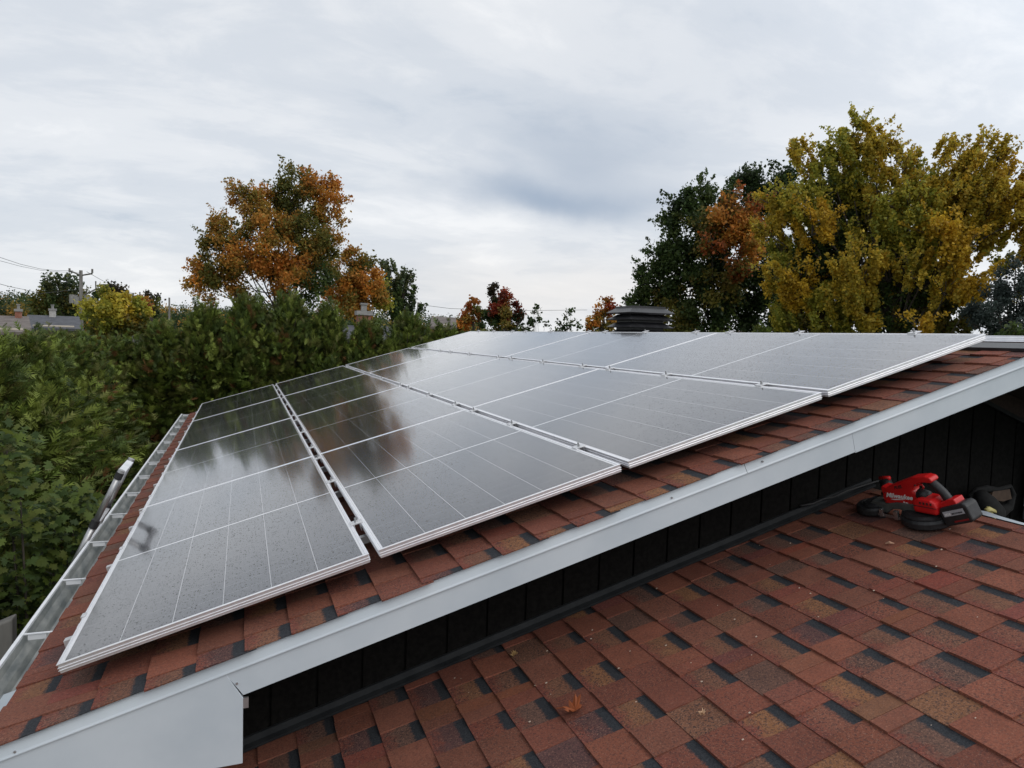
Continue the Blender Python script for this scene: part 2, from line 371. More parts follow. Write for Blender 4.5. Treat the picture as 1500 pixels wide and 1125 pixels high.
# eave return box at the foot of the rake (its end stands at x about 0.60)
rb = MB()
xe = 0.600
def ztop(x): return x*math.tan(PR) + (HR-.052)/math.cos(PR)
pts2 = [(UE*math.cos(PR)-.30, -.372), (xe, -.366), (xe, -.126), (xe-.045, ztop(xe-.045)), (UE*math.cos(PR)-.30, ztop(UE*math.cos(PR)-.30))]
pts2 = [(-.30, -.385), (xe, -.364), (xe, -.127), (xe-.058, ztop(xe-.058)), (-.30, ztop(-.30))]
rb.prism(pts2, lambda x, z, y: (x, y, z), VF-.008, WV)
rb.build('eave_return', WHITE, house, bevel=.0015)
cl_ = MB(); cl_.box((xe+.0, VF-.006, -.165), (xe+.018, VF+.004, -.128)); cl_.build('trim_clip', ALU_D, house)
# dents, screws and the scuffs in the white trim
for (x, y) in [(347, 1001), (22, 1101), (1117, 676), (984, 729)]:
    D = ray(x, y); t = ((VF-.010 if y != 1001 else VF-.007)-CAM[1])/D[1]; P = CAM+t*D
    P = P + np.array([0, .002, 0])
    sc = MB(); sc.tube([P-np.array([0, .006, 0]), P+np.array([0, .006, 0])], .004, 7); sc.build('trim_screw', ALU_D, house)
# gable wall with vertical boards
w = MB()
xs = []; x = -0.2
xL, xR_ = 0.10, 9.2
def wtop(x):
    return (x*math.tan(PR) + (HR-.11)/math.cos(PR)) if x < XR else ((2*XR-x)*math.tan(PR) + (HR-.11)/math.cos(PR))
x = 4.436-0.196*23
while x < xR_:
    a, b = x+.006, x+.196-.006
    a = max(a, xL)
    if b > a:
        if a < XR < b: poly = [(a, GZ), (b, GZ), (b, wtop(b)), (XR, wtop(XR)), (a, wtop(a))]
        else: poly = [(a, GZ), (b, GZ), (b, wtop(b)), (a, wtop(a))]
        w.prism(poly, lambda p_, q_, t_: (p_, t_, q_), WV, WV+.03)
    x += .196
w.prism([(xL, GZ), (xR_, GZ), (xR_, wtop(xR_)-.02), (XR, wtop(XR)-.02), (xL, wtop(xL)-.02)], lambda p_, q_, t_: (p_, t_, q_), WV+.012, WV+.028)
w.box((xL, WV+.03, GZ), (xL+.12, VB-.45, wtop(xL)-.02)); w.box((xR_-.12, WV+.03, GZ), (xR_, VB-.45, wtop(xR_)-.05))
w.prism([(xL, GZ), (xR_, GZ), (xR_, wtop(xR_)), (XR, wtop(XR)), (xL, wtop(xL))], lambda p_, q_, t_: (p_, t_, q_), VB-.45, VB-.33)
w.build('gable_wall', SIDING, house)
# brown upper wall patch with its diagonal trim
gp = MB(); A_ = (4.80, .905); B_ = (6.4, .33)
gp.prism([A_, B_, (6.4, .55), (4.95, 1.03), (4.80, 1.03)], lambda p_, q_, t_: (p_, t_, q_), WV-.03, WV-.002); gp.build('gable_panel', BROWN, house)
gt = MB(); gt.prism([(4.78, .912), (6.4, .325), (6.4, .30), (4.78, .887)], lambda p_, q_, t_: (p_, t_, q_), WV-.036, WV-.004); gt.build('gable_trim', FLASH, house)
# soffit under the rake overhang
so = MB(); so.box((.2, VF+.004, FB+.02), (UR-.1, WV, FB+.03), RW); so.box((.2, VF+.004, FB+.02), (UR-.1, WV, FB+.03), TR); so.build('soffit', BROWN, house)
# gutter (K-style) along the eave
XG = (UE*math.cos(PR)-HR*math.sin(PR)); ZG = UE*math.sin(PR)+HR*math.cos(PR)
gi = MB(); gprof = [(XG+.012, ZG-.012), (XG+.008, ZG-.085), (XG+.000, ZG-.105), (XG-.055, ZG-.108), (XG-.075, ZG-.098), (XG-.088, ZG-.070), (XG-.108, ZG-.045), (XG-.118, ZG-.012)]
gi.sheet(gprof, lambda p_, q_, t_: (p_, t_, q_), 0.0, VB+.03)
gi.add([(p_, VB+.03, q_) for p_, q_ in gprof], [tuple(range(len(gprof)))]); gi.add([(p_, VF-.015+.0, q_) for p_, q_ in gprof], [tuple(range(len(gprof)))])
gi.v = [(a, (VF-.02 if b == 0.0 else b), c) for a, b, c in gi.v]
gut = gi.build('gutter', GUT_IN, house)
go_ = MB()
lip = [(XG-.1165, ZG-.014), (XG-.1165, ZG-.001), (XG-.131, ZG-.001), (XG-.134, ZG-.010), (XG-.122, ZG-.050), (XG-.103, ZG-.076), (XG-.09, ZG-.104), (XG-.07, ZG-.1125)]
go_.sheet(lip, lambda p_, q_, t_: (p_, t_, q_), VF-.022, VB+.032)
go_.build('gutter_lip', GUT_OUT, house)
gb = MB(); gb.box((XG+.013, VF+.0, ZG-.16), (XG+.035, VB, ZG-.02)); gb.build('eave_fascia', WHITE, house)
hp = [0.05] + [0.83+0.735*i for i in range(13)]
for v in hp:
    hb = MB(); hb.box((XG-.125, v-.0055, ZG-.005), (XG+.022, v+.0055, ZG-.0005)); hb.box((XG-.10, v-.001, ZG-.03), (XG-.03, v+.001, ZG-.006))
    hb.build('gutter_hanger', GUT_OUT, house)
# lower roof on which the photographer stands, its flashing against the wall
HL = -0.79; UL1 = 3.985
ld = MB(); ld.box((-0.9, -6.5, HL-.12), (UL1, WV-.0, HL-.004), RW)
def TL(u, v, h):
    P0 = RW(UL1, 0, HL); du = u-UL1
    return np.array([P0[0]+du*math.cos(PR), v, P0[2]-du*math.sin(PR)]) + np.array([math.sin(PR), 0, math.cos(PR)])*(h-HL)
ld.box((UL1, -6.5, HL-.12), (UL1+2.2, WV, HL-.004), TL)
ld.box((-0.6, -6.0, GZ), (6.2, WV-.35, -1.15))
ld.build('lower_roof', FLASH, house)
shingles('shingles', house, UL1-EXPO*28-.09, UL1-.012, -5.2, WV-.004, HL, RW, seed=11)
fl = MB()
fprof = [(WV-.105, HL+.013), (WV-.045, HL+.020), (WV-.020, HL+.045), (WV-.012, HL+.052), (WV-.006, HL+.098), (WV+.001, HL+.100)]
strip_u(fl, [(WV-.012, HL+.012), (WV-.040, HL+.016), (WV-.042, HL+.028), (WV-.018, HL+.036), (WV-.012, HL+.060), (WV+.0, HL+.062)], -0.9, UL1-.01)
fl.build('wall_flashing', FLASH, house)
# loose black cable along the flashing
cb = MB(); pc = []
for (x, y) in [(1172, 741), (1190, 738), (1206, 731), (1222, 728), (1240, 719), (1262, 712), (1284, 705), (1294, 704)]:
    D = ray(x, y); t = (WV-.03-CAM[1])/D[1]; pc.append(CAM+t*D)
cb.tube(pc, .006, 7); tag(cb.build('cable', RUBBER, smooth=True), 'thin black cable lying along the dark wall flashing left of the saw', 'cable')
# white bent metal along the top edge of the lower roof
rm = MB(); P0 = []
for i, (v, l_, hh) in enumerate([(-.20, .010, .000), (-.235, .020, .010), (-.28, .022, .012), (-.35, .018, .005), (-.45, .012, .001), (-.8, .010, .0), (-4.0, .010, .0)]):
    P0 += [RW(UL1-.012, v, HL+.006), RW(UL1+l_*.35, v, HL+.007+hh), RW(UL1+l_, v+.01, HL+.004+hh*.3)]
rm.add(P0, [(3*i, 3*i+1, 3*i+4, 3*i+3) for i in range(6)] + [(3*i+1, 3*i+2, 3*i+5, 3*i+4) for i in range(6)])
rm.build('ridge_metal', WHITE, house)
# downspout at the right
dsx, dsv = 5.345, WV-.06
ds = MB(); ds.box((dsx-.045, dsv-.035, .10), (dsx+.045, dsv+.035, 1.0)); ds.build('downspout', WHITE, house, bevel=.006)
ds2 = MB(); ds2.sheet([(dsx-.065, .19), (dsx-.058, .12), (dsx-.04, .075), (dsx+.05, .06)], lambda p_, q_, t_: (p_, t_, q_), dsv-.045, dsv+.02); ds2.build('downspout_bracket', STEEL, house)

# roof ventilator behind the ridge (black louvred box)
VC = at(941, 487, 7.3)
VC = np.array([4.98, 4.78, 1.205])
vt = empty('roof_ventilator', (VC[0], VC[1], VC[2]-.1), (0, 0, R(-1)), label='black louvred metal roof ventilator standing behind the ridge of the roof', cat='roof vent')
vb = MB(); vb.box((-.20, -.20, -.25), (.20, .20, .36)); vb.build('housing', BLACKM, vt, world=False)
def louv(z0, ro, ri, dz, mb):
    q = lambda r_, z: [(-r_, -r_, z), (r_, -r_, z), (r_, r_, z), (-r_, r_, z)]
    vs = q(ro, z0)+q(ri, z0+dz)+q(ro-.004, z0-.008)+q(ri-.004, z0+dz-.010)
    fs = []
    for i in range(4):
        j = (i+1) % 4; fs += [(i, j, 4+j, 4+i), (8+j, 8+i, 12+i, 12+j), (8+i, 8+j, j, i)]
    fs += [(4, 5, 6, 7)]
    mb.add(vs, fs)
for k in range(4):
    lv = MB(); louv(.055+.087*k, .288, .19, .062, lv); lv.build('louvre', BLACKM, vt, world=False)
cp = MB(); louv(.055+.087*4-.01, .295, .215, .055, cp); cp.box((-.215, -.215, .447), (.215, .215, .470)); cp.build('cap', BLACKM, vt, world=False)

# ================================================================ SOLAR PANELS
PW, PL, GAP = 1.10, 2.362, 0.0358
def glass_mat():
    m = mat('solar_glass', (0.01, 0.012, 0.02), 0.13, spec=0.18); t = m.node_tree; L_ = t.links; b = bs(m)
    v = objco(t); s = N(t, 'ShaderNodeSeparateXYZ'); L_.new(v, s.inputs[0])
    m0 = 0.022; wcell = (PW-2*m0-.0)/6
    def line(coord, start, period, half):
        q = math_(t, 'DIVIDE', math_(t, 'SUBTRACT', coord, start), period)
        fr = math_(t, 'ABSOLUTE', math_(t, 'SUBTRACT', math_(t, 'FRACT', math_(t, 'ADD', q, 0.5)), 0.5))
        return math_(t, 'LESS_THAN', math_(t, 'MULTIPLY', fr, period), half)
    lu = math_(t, 'MULTIPLY', line(s.outputs[0], m0, wcell, 0.0015), 0.5)
    cv = math_(t, 'LESS_THAN', math_(t, 'ABSOLUTE', math_(t, 'SUBTRACT', s.outputs[1], PL/2)), 0.0075)
    lv_ = line(s.outputs[1], 0.018, (PL/2-.018-.0075)/12, 0.0006)
    eu = math_(t, 'LESS_THAN', s.outputs[0], m0); eu2 = math_(t, 'GREATER_THAN', s.outputs[0], PW-m0)
    ev = math_(t, 'LESS_THAN', s.outputs[1], .018); ev2 = math_(t, 'GREATER_THAN', s.outputs[1], PL-.018)
    w_ = lu
    for q_ in (cv, eu, eu2, ev, ev2): w_ = math_(t, 'MAXIMUM', w_, q_)
    w_ = math_(t, 'MAXIMUM', w_, math_(t, 'MULTIPLY', lv_, 0.25))
    bus = line(s.outputs[0], m0, wcell/10, 0.0004)
    dust = noise(t, v, 2.2, 6, 0.6)
    fine = noise(t, v, 220, 2, .6)
    cellc = mixc(t, dust, (0.012, 0.012, 0.018), (0.024, 0.023, 0.031))
    cellc = mixc(t, math_(t, 'MULTIPLY', bus, 0.35), cellc, (0.16, 0.16, 0.17))
    col = mixc(t, w_, cellc, (0.66, 0.66, 0.68))
    # rain drops: small scattered spots
    vo = N(t, 'ShaderNodeTexVoronoi'); vo.inputs['Scale'].default_value = 70; vo.inputs['Randomness'].default_value = 1.0; L_.new(v, vo.inputs['Vector'])
    vo2 = N(t, 'ShaderNodeTexVoronoi'); vo2.inputs['Scale'].default_value = 120; L_.new(v, vo2.inputs['Vector'])
    def drops(vn, r0, keep):
        sc_ = N(t, 'ShaderNodeSeparateXYZ'); L_.new(vn.outputs['Color'], sc_.inputs[0])
        kk = math_(t, 'GREATER_THAN', sc_.outputs[0], keep)
        rad = math_(t, 'MULTIPLY', math_(t, 'ADD', 0.5, sc_.outputs[1]), r0)
        hgt = math_(t, 'SUBTRACT', 1.0, math_(t, 'DIVIDE', vn.outputs['Distance'], rad), clamp=True)
        return math_(t, 'MULTIPLY', hgt, kk)
    d1 = drops(vo, 0.19, 0.35); d2 = drops(vo2, 0.22, 0.35)
    dd = math_(t, 'MAXIMUM', d1, math_(t, 'MULTIPLY', d2, 0.55))
    bn = N(t, 'ShaderNodeBump'); bn.inputs['Strength'].default_value = 1.0; bn.inputs['Distance'].default_value = 0.0015
    L_.new(dd, bn.inputs['Height']); 
    L_.new(bn.outputs[0], b.inputs['Normal'])
    wet = math_(t, 'MULTIPLY', dd, 3.0, clamp=True)
    L_.new(math_(t, 'SUBTRACT', .95, math_(t, 'MULTIPLY', wet, .6)), b.inputs['Coat Weight'])
    L_.new(col, b.inputs['Base Color'])
    b.inputs['IOR'].default_value = 1.52; b.inputs['Coat Roughness'].default_value = 0.075; L_.new(bn.outputs[0], b.inputs['Coat Normal'])
    L_.new(math_(t, 'ADD', 0.10, math_(t, 'MULTIPLY', dust, 0.10)), b.inputs['Roughness'])
    return m
GLASS = glass_mat()
def frame_mesh():
    mb = MB()
    lipw = 0.012; T_ = 0.035
    # outside profile with two grooves: (outward offset from the edge, height)
    prof = [(lipw, -.0022), (lipw, 0.0), (0.0006, 0.0), (0.0, -.0006), (0, -.0035), (.0035, -.0040), (.0035, -.0140), (.0, -.0144), (.0, -.0162), (.0035, -.0166), (.0035, -.0235), (.0, -.0240), (.0, -.0256), (.0035, -.0262), (.0035, -T_), (.026, -T_), (.026, -T_+.002)]
    n = len(prof); vs = []
    for (cx_, cy_, sx_, sy_) in ((0, 0, 1, 1), (PW, 0, -1, 1), (PW, PL, -1, -1), (0, PL, 1, -1)):
        for d_, z_ in prof: vs.append((cx_+sx_*d_, cy_+sy_*d_, z_))
    fs = []
    for k in range(4):
        a = k*n; b = ((k+1) % 4)*n
        for i in range(n-1): fs.append((a+i, a+i+1, b+i+1, b+i))
    mb.add(vs, fs); return mb
ORD = ['first', 'second', 'third', 'fourth']; ROWN = ['lowest row along the gutter', 'second row above the gutter', 'third row above the gutter', 'top row along the ridge']
V_CL = [.46, 1.42, 2.22, 2.70, 3.56, 4.42, 4.83, 5.95, 6.85, 7.38, 8.25, 9.05]
fr0 = frame_mesh(); 
fme = None; gme = None; cme = None; eme = None
clampM = MB(); hw = GAP/2+.010
clampM.box((-hw, -.028, .0005), (hw, .028, .0045)); clampM.box((-GAP/2+.004, -.028, -.034), (-GAP/2+.0065, .028, .001)); clampM.box((GAP/2-.0065, -.028, -.034), (GAP/2-.004, .028, .001))
endM = MB(); endM.box((-.034, -.022, -.070), (.0, .022, -.064)); endM.box((-.006, -.022, -.064), (-.002, .022, .003)); endM.box((-.006, -.022, .0008), (.010, .022, .004)); endM.box((-.030, -.022, -.064), (-.026, .022, -.03))
boltM = MB(); boltM.tube([(0, 0, .0045), (0, 0, .013)], .0075, 8); boltM.tube([(0, 0, .010), (0, 0, .0245)], .0045, 6)
def link_part(name, mesh, parent, loc=(0, 0, 0), mat_=None, mb=None, cache={}):
    if name+str(id(mb)) not in cache:
        o = mb.build(name, mat_, parent, world=False); cache[name+str(id(mb))] = o.data
    else:
        o = bpy.data.objects.new(name, cache[name+str(id(mb))]); COL.objects.link(o); o.parent = parent
    o.location = loc; return o
glM = MB(); glM.box((.0118, .0118, -.0065), (PW-.0118, PL-.0118, -.0020))
def panel(P, rz, lab, grp, lower_end=False, clamps=(), rot=None):
    e = empty('solar_panel', P, rot or (0, -PR, 0), label=lab, cat='solar panel', group=grp)
    link_part('frame', None, e, mat_=FRAME, mb=fr0); link_part('glass', None, e, mat_=GLASS, mb=glM)
    for v in clamps:
        c = link_part('clamp', None, e, (PW+GAP/2, v, 0), ALU, clampM)
        link_part('bolt', None, c, (0, 0, 0), ALU_D, boltM)
    if lower_end:
        for v in clamps: link_part('end_clamp', None, e, (0, v, 0), ALU, endM)
    return e
for r_ in range(4):
    for c_ in range(4):
        P = RW(r_*(PW+GAP), c_*PL, 0)
        lab = f'{ORD[c_]} solar panel from the white gable edge in the {ROWN[r_]}'
        cl = [v-c_*PL for v in V_CL if c_*PL < v < (c_+1)*PL]
        panel(P, 0, lab, 'solar panels on the near roof slope', r_ == 0, cl)
# rails and feet
for i, v in enumerate(V_CL):
    e = empty('mounting_rail', RW(-.09, v, -.068), (0, -PR, 0), label=f'aluminium mounting rail under the solar panels, {["first","second","third","fourth","fifth","sixth","seventh","eighth","ninth","tenth","eleventh","twelfth"][i]} from the white gable edge', cat='mounting rail', group='rails under the solar panels')
    rl = MB(); rl.box((0.0, -.018, -.032), (4.58, .018, 0)); rl.build('rail', ALU, e, world=False)
    for uu in (.16, 1.5, 2.9, 4.3):
        ft = MB(); ft.box((uu-.03, -.03, -.061), (uu+.03, .045, -.057)); ft.box((uu-.03, .019, -.061), (uu+.03, .024, -.008)); ft.build('foot', ALU, e, world=False)
# flashing plate ends peeking out at the eave
# panels on the far slope: only their top edge shows
for k, v in enumerate((-0.02, -0.02+PL, -.02+2*PL, -.02+3*PL)):
    vv_ = v
    rx = XR+.16
    e = empty('solar_panel', (rx+PW*math.cos(PR)*1.0, vv_+PL, 1.262-PW*math.sin(PR)), (0, -PR, R(180)), label=f'{ORD[k]} solar panel from the front gable on the far roof slope, showing its silver edge', cat='solar panel', group='solar panels on the far roof slope')
    # local u runs up the slope towards the ridge (-x), v runs towards the camera
    e.rotation_mode = 'XYZ'
    e.rotation_euler = (0, 0, 0)
    Mx = Matrix(((-math.cos(PR), 0, math.sin(PR), 0), (0, -1, 0, 0), (math.sin(PR), 0, math.cos(PR), 0), (0, 0, 0, 1)))
    e.matrix_world = Matrix.Translation(e.location) @ Mx
    link_part('frame', None, e, mat_=FRAME, mb=fr0); link_part('glass', None, e, mat_=GLASS, mb=glM)

# ================================================================ LADDER
la = empty('ladder', (-1.25, 2.0, GZ), label='telescopic aluminium ladder with black collars leaning on the gutter', cat='ladder')
top_n = np.array([-.125, 2.34, .246]); dirl = np.array([-.200, 0, -.436]); dirl /= np.linalg.norm(dirl)
foot = top_n + dirl*((GZ-top_n[2])/dirl[2])
la.location = (float(foot[0]), 2.55, GZ); LWID = .44
for dv in (0, LWID):
    off_ = np.array([0, dv, 0]); rl = MB()
    Ls = [0.0, .36, .72, 1.08, 1.44, 1.8, 2.2, 2.6, 3.0, np.linalg.norm(foot-top_n)]
    rail = None
    for i in range(len(Ls)-1):
        rr = .0185+.0016*i; rl.tube([top_n+off_+dirl*Ls[i], top_n+off_+dirl*Ls[i+1]], rr, 16)
    rail = rl.build('rail', ALU_D, la, smooth=False)
    for p_ in rail.data.polygons: p_.use_smooth = len(p_.vertices) == 4
    for i in range(0, len(Ls)-1):
        co = MB(); rr = .0245+.0016*i
        if i == 0: co.tube([top_n+off_+dirl*.012, top_n+off_+dirl*.055], .0235, 16)
        else: co.tube([top_n+off_+dirl*(Ls[i]-.02), top_n+off_+dirl*(Ls[i]+.03)], rr, 16)
        co.build('collar', RUBBER, rail)
    cpt = MB(); cpt.tube([top_n+off_-dirl*.006, top_n+off_+dirl*.012], .0215, 16); cpt.build('end_cap', ALU_D, rail)
across = np.cross(dirl, [0, 1.0, 0]); across /= np.linalg.norm(across)
for i, s_ in enumerate([0.022, .37, .73, 1.09, 1.45, 1.81, 2.21, 2.61, 3.01]):
    st = MB(); c0 = top_n+dirl*s_
    ww = .022
    st.prism([(-ww, -.014), (ww, -.014), (ww, .014), (-ww, .014)], lambda p_, q_, t_: c0 + across*p_ + dirl*q_ + np.array([0, t_, 0]), .018, LWID-.018)
    st.build('rung', GUT_OUT if i == 0 else ALU, la, bevel=.003)

# ================================================================ BAND SAW on the lower roof
h0 = HL+.012
C1 = on_roof(1281, 748, h0); C2 = on_roof(1358, 764, h0)
ax = C2-C1; LS = np.linalg.norm(ax); ax /= LS; nn = NR; side = np.cross(nn, ax)     # side points away from the camera or towards it
if np.dot(side, CAM-C1) < 0: side = -side
saw = empty('band_saw', C2, label='red and black cordless band saw lying on the lower roof by the dark wall', cat='power tool')
def S(a, s_, z): return C2 + ax*a + side*s_ + nn*z      # a along the saw, s towards the camera, z off the roof
def disc(mb, a, s_, r_, z0, z1, n=28, sq=1.0, rt_=None):
    ri = rt_ or r_*.93
    prof = [(r_*.94, z0), (r_, z0+.008), (r_, z1-.012), (ri, z1), (ri*.6, z1+.002)]
    vs = []
    for rr, z in prof:
        for k in range(n):
            t = 2*math.pi*k/n; vs.append(S(a+math.cos(t)*rr*sq, s_+math.sin(t)*rr, z))
    m_ = len(prof); fs = [(i*n+k, i*n+(k+1) % n, (i+1)*n+(k+1) % n, (i+1)*n+k) for i in range(m_-1) for k in range(n)]
    fs += [tuple(range((m_-1)*n, m_*n))]
    mb.add(vs, fs)
# rear (motor side) wheel housing and front wheel housing
b = MB(); disc(b, 0.005, 0, .120, .002, .046, sq=1.0); b.build('rear_wheel_guard', RUBBER, saw, smooth=False)
b = MB(); disc(b, -LS-.0, 0, .085, .002, .044, sq=1.0); b.build('front_wheel_guard', RUBBER, saw)
b = MB(); disc(b, 0.0, 0, .108, .046, .060, rt_=.085); b.build('wheel_cover', RUBBER, saw); b = MB(); disc(b, -LS+.005, .0, .060, .044, .056, rt_=.045); b.build('wheel_cover', RUBBER, saw); b = MB()
# connecting cast frame along the back between the wheels
b.prism([(-LS, .05), (-LS+.02, .075), (-LS+.10, .070), (-.13, .088), (-.03, .095), (.03, .085), (.03, .05), (-.08, .045), (-.12, .052), (-LS+.13, .045), (-LS+.10, .02), (-LS+.04, .02)], lambda p_, q_, t_: S(p_, t_, q_), -.055, .030)
b.build('cast_frame', GREYP, saw, bevel=.004)
b = MB(); b.box((-LS+.06, .055, .008), (-.10, .0562, .024), S); b.build('blade', STEEL, saw)
b = MB(); b.box((-LS+.075, .046, .006), (-LS+.095, .064, .05), S); b.box((-.135, .046, .006), (-.11, .066, .055), S); b.build('blade_guide', STEEL, saw, bevel=.003)
# red gear case (carries the logo) with its arm running up to the handle
bodyp = [(-.215, .078), (-.225, .110), (-.222, .150), (-.230, .182), (-.222, .192), (-.195, .187), (-.17, .196), (-.10, .216), (-.045, .232), (.020, .243), (.048, .240), (.060, .226), (.052, .213), (.010, .210), (-.022, .198), (-.048, .178), (-.052, .160), (-.030, .140), (-.012, .128), (-.005, .095), (-.02, .080)]
b = MB(); b.prism(bodyp, lambda p_, q_, t_: S(p_+.012, t_, q_*1.04 - (.036*min(1, max(0, (-.03-p_)/.17)) if q_ > .12 else .012)), -.040, .022); b.build('gear_case', REDP, saw, bevel=.008)
mot = [(-.02, .072), (-.022, .118), (-.012, .138), (.012, .146), (.070, .146), (.092, .134), (.102, .112), (.102, .072)]
b = MB(); b.prism(mot, lambda p_, q_, t_: S(p_, t_, q_), -.045, .062); mo = b.build('motor_cover', REDP, saw, bevel=.012)
b = MB(); b.box((-.018, .062, .108), (.10, .0635, .111), S); b.build('seam', RUBBER, mo)
# trigger guard loop and grip
b = MB(); b.tube([S(-.052, -.008, .176), S(-.03, -.008, .188), S(-.005, -.008, .195), S(.004, -.008, .182), S(-.004, -.008, .168)], .005, 8); b.build('trigger', REDP, saw, smooth=True)
b = MB(); b.tube([S(.014, -.010, .232), S(.040, -.010, .222), (S(.070, -.010, .200)), S(.100, -.010, .172), S(.122, -.010, .140), S(.135, -.010, .108)], [.018, .021, .021, .021, .022, .025], 14); b.build('grip', RUBBER, saw, smooth=True)
b = MB(); b.tube([S(-.02, .0, .150), S(.03, -.0, .140)], .028, 12); b.build('motor_neck', RUBBER, saw, smooth=True)
# battery: tilted block with red foot
ang = R(22)
def B(a, s_, z):
    a2 = a*math.cos(ang) - z*math.sin(ang); z2 = a*math.sin(ang) + z*math.cos(ang)
    return S(.120+a2, s_, .045+z2)
b = MB(); b.prism([(-.010, .062), (-.012, .082), (.070, .094), (.098, .090), (.100, .062)], lambda p_, q_, t_: B(p_, t_, q_), -.035, .035); b.build('battery_foot', REDP, saw, bevel=.005)
b = MB(); b.prism([(0, -.018), (.008, -.030), (.130, -.030), (.148, -.022), (.150, .052), (.135, .068), (.012, .064), (0, .050)], lambda p_, q_, t_: B(p_, t_, q_), -.038, .048); bat = b.build('battery', RUBBER, saw, bevel=.008)
b = MB(); b.box((.018, .0482, .018), (.128, .0492, .044), B); b.build('battery_label', noisy('grey_label', (.36, .37, .40), (.42, .43, .46), 10), bat)
b = MB(); b.box((.055, .048, -.016), (.132, .0492, -.008), B); b.build('battery_stripe', mat('dark_red', (.22, .01, .012), .45), bat)
# front hand grip (pommel) behind the frame
b = MB(); b.tube([S(-.245, -.085, .06), S(-.27, -.10, .105), S(-.285, -.11, .140)], [.03, .032, .03], 12); b.tube([S(-.235, -.05, .10), S(-.30, -.10, .06)], .014, 8); b.build('front_handle', RUBBER, saw, smooth=True)
b = MB(); b.tube([S(-.315, -.11, .145), S(-.255, -.11, .153)], [.010, .012], 8); b.build('handle_cap', REDP, saw, smooth=True)
def text(s_, size, place, mat_, name, parent, shear=0.0, bold=0.0):
    cu = bpy.data.curves.new(name, 'FONT'); cu.body = s_; cu.size = size; cu.shear = shear; cu.extrude = .0004; cu.offset = bold; cu.resolution_u = 2
    cu.align_x = 'CENTER'; cu.align_y = 'CENTER'
    tmp = bpy.data.objects.new(name, cu); COL.objects.link(tmp); dg = bpy.context.evaluated_depsgraph_get()
    me = bpy.data.meshes.new_from_object(tmp.evaluated_get(dg)); bpy.data.objects.remove(tmp); me.materials.clear(); me.materials.append(mat_)
    l = np.array(parent.location) if parent.type == 'EMPTY' else np.array(parent.parent.location)
    for v in me.vertices: v.co = Vector([float(c) for c in (place(v.co.x, v.co.y, v.co.z)-l)])
    o = bpy.data.objects.new(name, me); COL.objects.link(o); o.parent = parent; return o
# which way reads left-to-right for the camera: along +ax
ct, st_ = math.cos(R(3)), math.sin(R(3))
text('Milwaukee', .034, lambda x, y, z: S(-.118+x*ct-y*st_, .0228+z, .122+x*st_+y*ct), WHITEP, 'logo', saw, 0.35, .0012)
b = MB(); b.add([S(-.168, .0235, .099), S(-.150, .0235, .0975), S(-.085, .0235, .109), S(-.080, .0235, .1105), S(-.13, .0235, .107), S(-.150, .0235, .103)], [(0, 1, 2, 3, 4, 5)]); b.build('logo_swash', WHITEP, saw)
text('FUEL', .022, lambda x, y, z: S(-.115+x*.97-y*.2, .0228+z, .172+x*.33+y*.97), RUBBER, 'lettering', saw, 0.3, .0008)
text('FUEL', .013, lambda x, y, z: S(-.085+x, .0228+z, .092+y-x*.15), WHITEP, 'lettering', saw, 0.3, .0004)
text('M18', .017, lambda x, y, z: B(.040+x, .0496+z, .027+y), WHITEP, 'lettering', bat, 0, .001)
text('REDLITHIUM', .010, lambda x, y, z: B(.090+x, .0496+z, .027+y), RUBBER, 'lettering', bat, 0, .0004)

for (a, z) in ((-.195, .085), (-.07, .085), (-.195, .13), (-.02, .20)):
    b = MB(); zz_ = z if z > .15 else z; b.tube([S(a, .018, zz_), S(a, .0245, zz_)], .0035, 8); b.build('screw', RUBBER, saw)
for k in range(4):
    b = MB(); b.box((.018+.018*k, .058, .122), (.026+.018*k, .0636, .134), S); b.build('vent_slot', RUBBER, mo)
# tool pouch behind the roof edge, with a yellow strap
tb = empty('tool_belt', (4.75, .2, .0), label='dark tool belt with brown leather band hanging against the siding beside the saw', cat='tool belt')
def wallp(x, y, v): D = ray(x, y); return CAM + D*((v-CAM[1])/D[1])
b = MB()
pp = [wallp(x, y, .30) for x, y in [(1452, 730), (1456, 722), (1466, 721), (1478, 719), (1480, 729), (1470, 732)]]
b.add([tuple(p_) for p_ in pp]+[tuple(p_+np.array([.0, .05, -.0])) for p_ in pp], [(0, 1, 2, 3, 4, 5), (11, 10, 9, 8, 7, 6)]+[(i, (i+1) % 6, 6+(i+1) % 6, 6+i) for i in range(6)]); b.build('leather_band', LEATHER, tb, bevel=.01)
b = MB()
b.tube([wallp(x, y, .33) for x, y in [(1420, 728), (1432, 718), (1446, 716), (1462, 718), (1480, 712), (1484, 724), (1478, 742), (1460, 752), (1446, 748)]], [.012, .018, .022, .018, .012, .018, .028, .045, .03], 9)
b.tube([wallp(x, y, .28) for x, y in [(1436, 722), (1444, 736), (1449, 748), (1450, 765)]], [.03, .06, .085, .08], 9); b.build('pouch', CANVAS, tb, smooth=True)
b = MB(); b.tube([wallp(x, y, .16) for x, y in [(1446, 744), (1452, 750), (1459, 764)]], [.013, .014, .014], 8, flat=.5); b.tube([wallp(x, y, .155) for x, y in [(1444, 748), (1450, 745.5), (1458, 749)]], [.014, .017, .013], 8, flat=.6)
b.tube([wallp(x, y, .155) for x, y in [(1459, 764), (1462, 780)]], [.014, .02], 8, flat=.5)
tag(b.build('strap', YEL, smooth=True), 'crumpled yellow strap sticking up behind the white metal edge of the lower roof', 'strap')

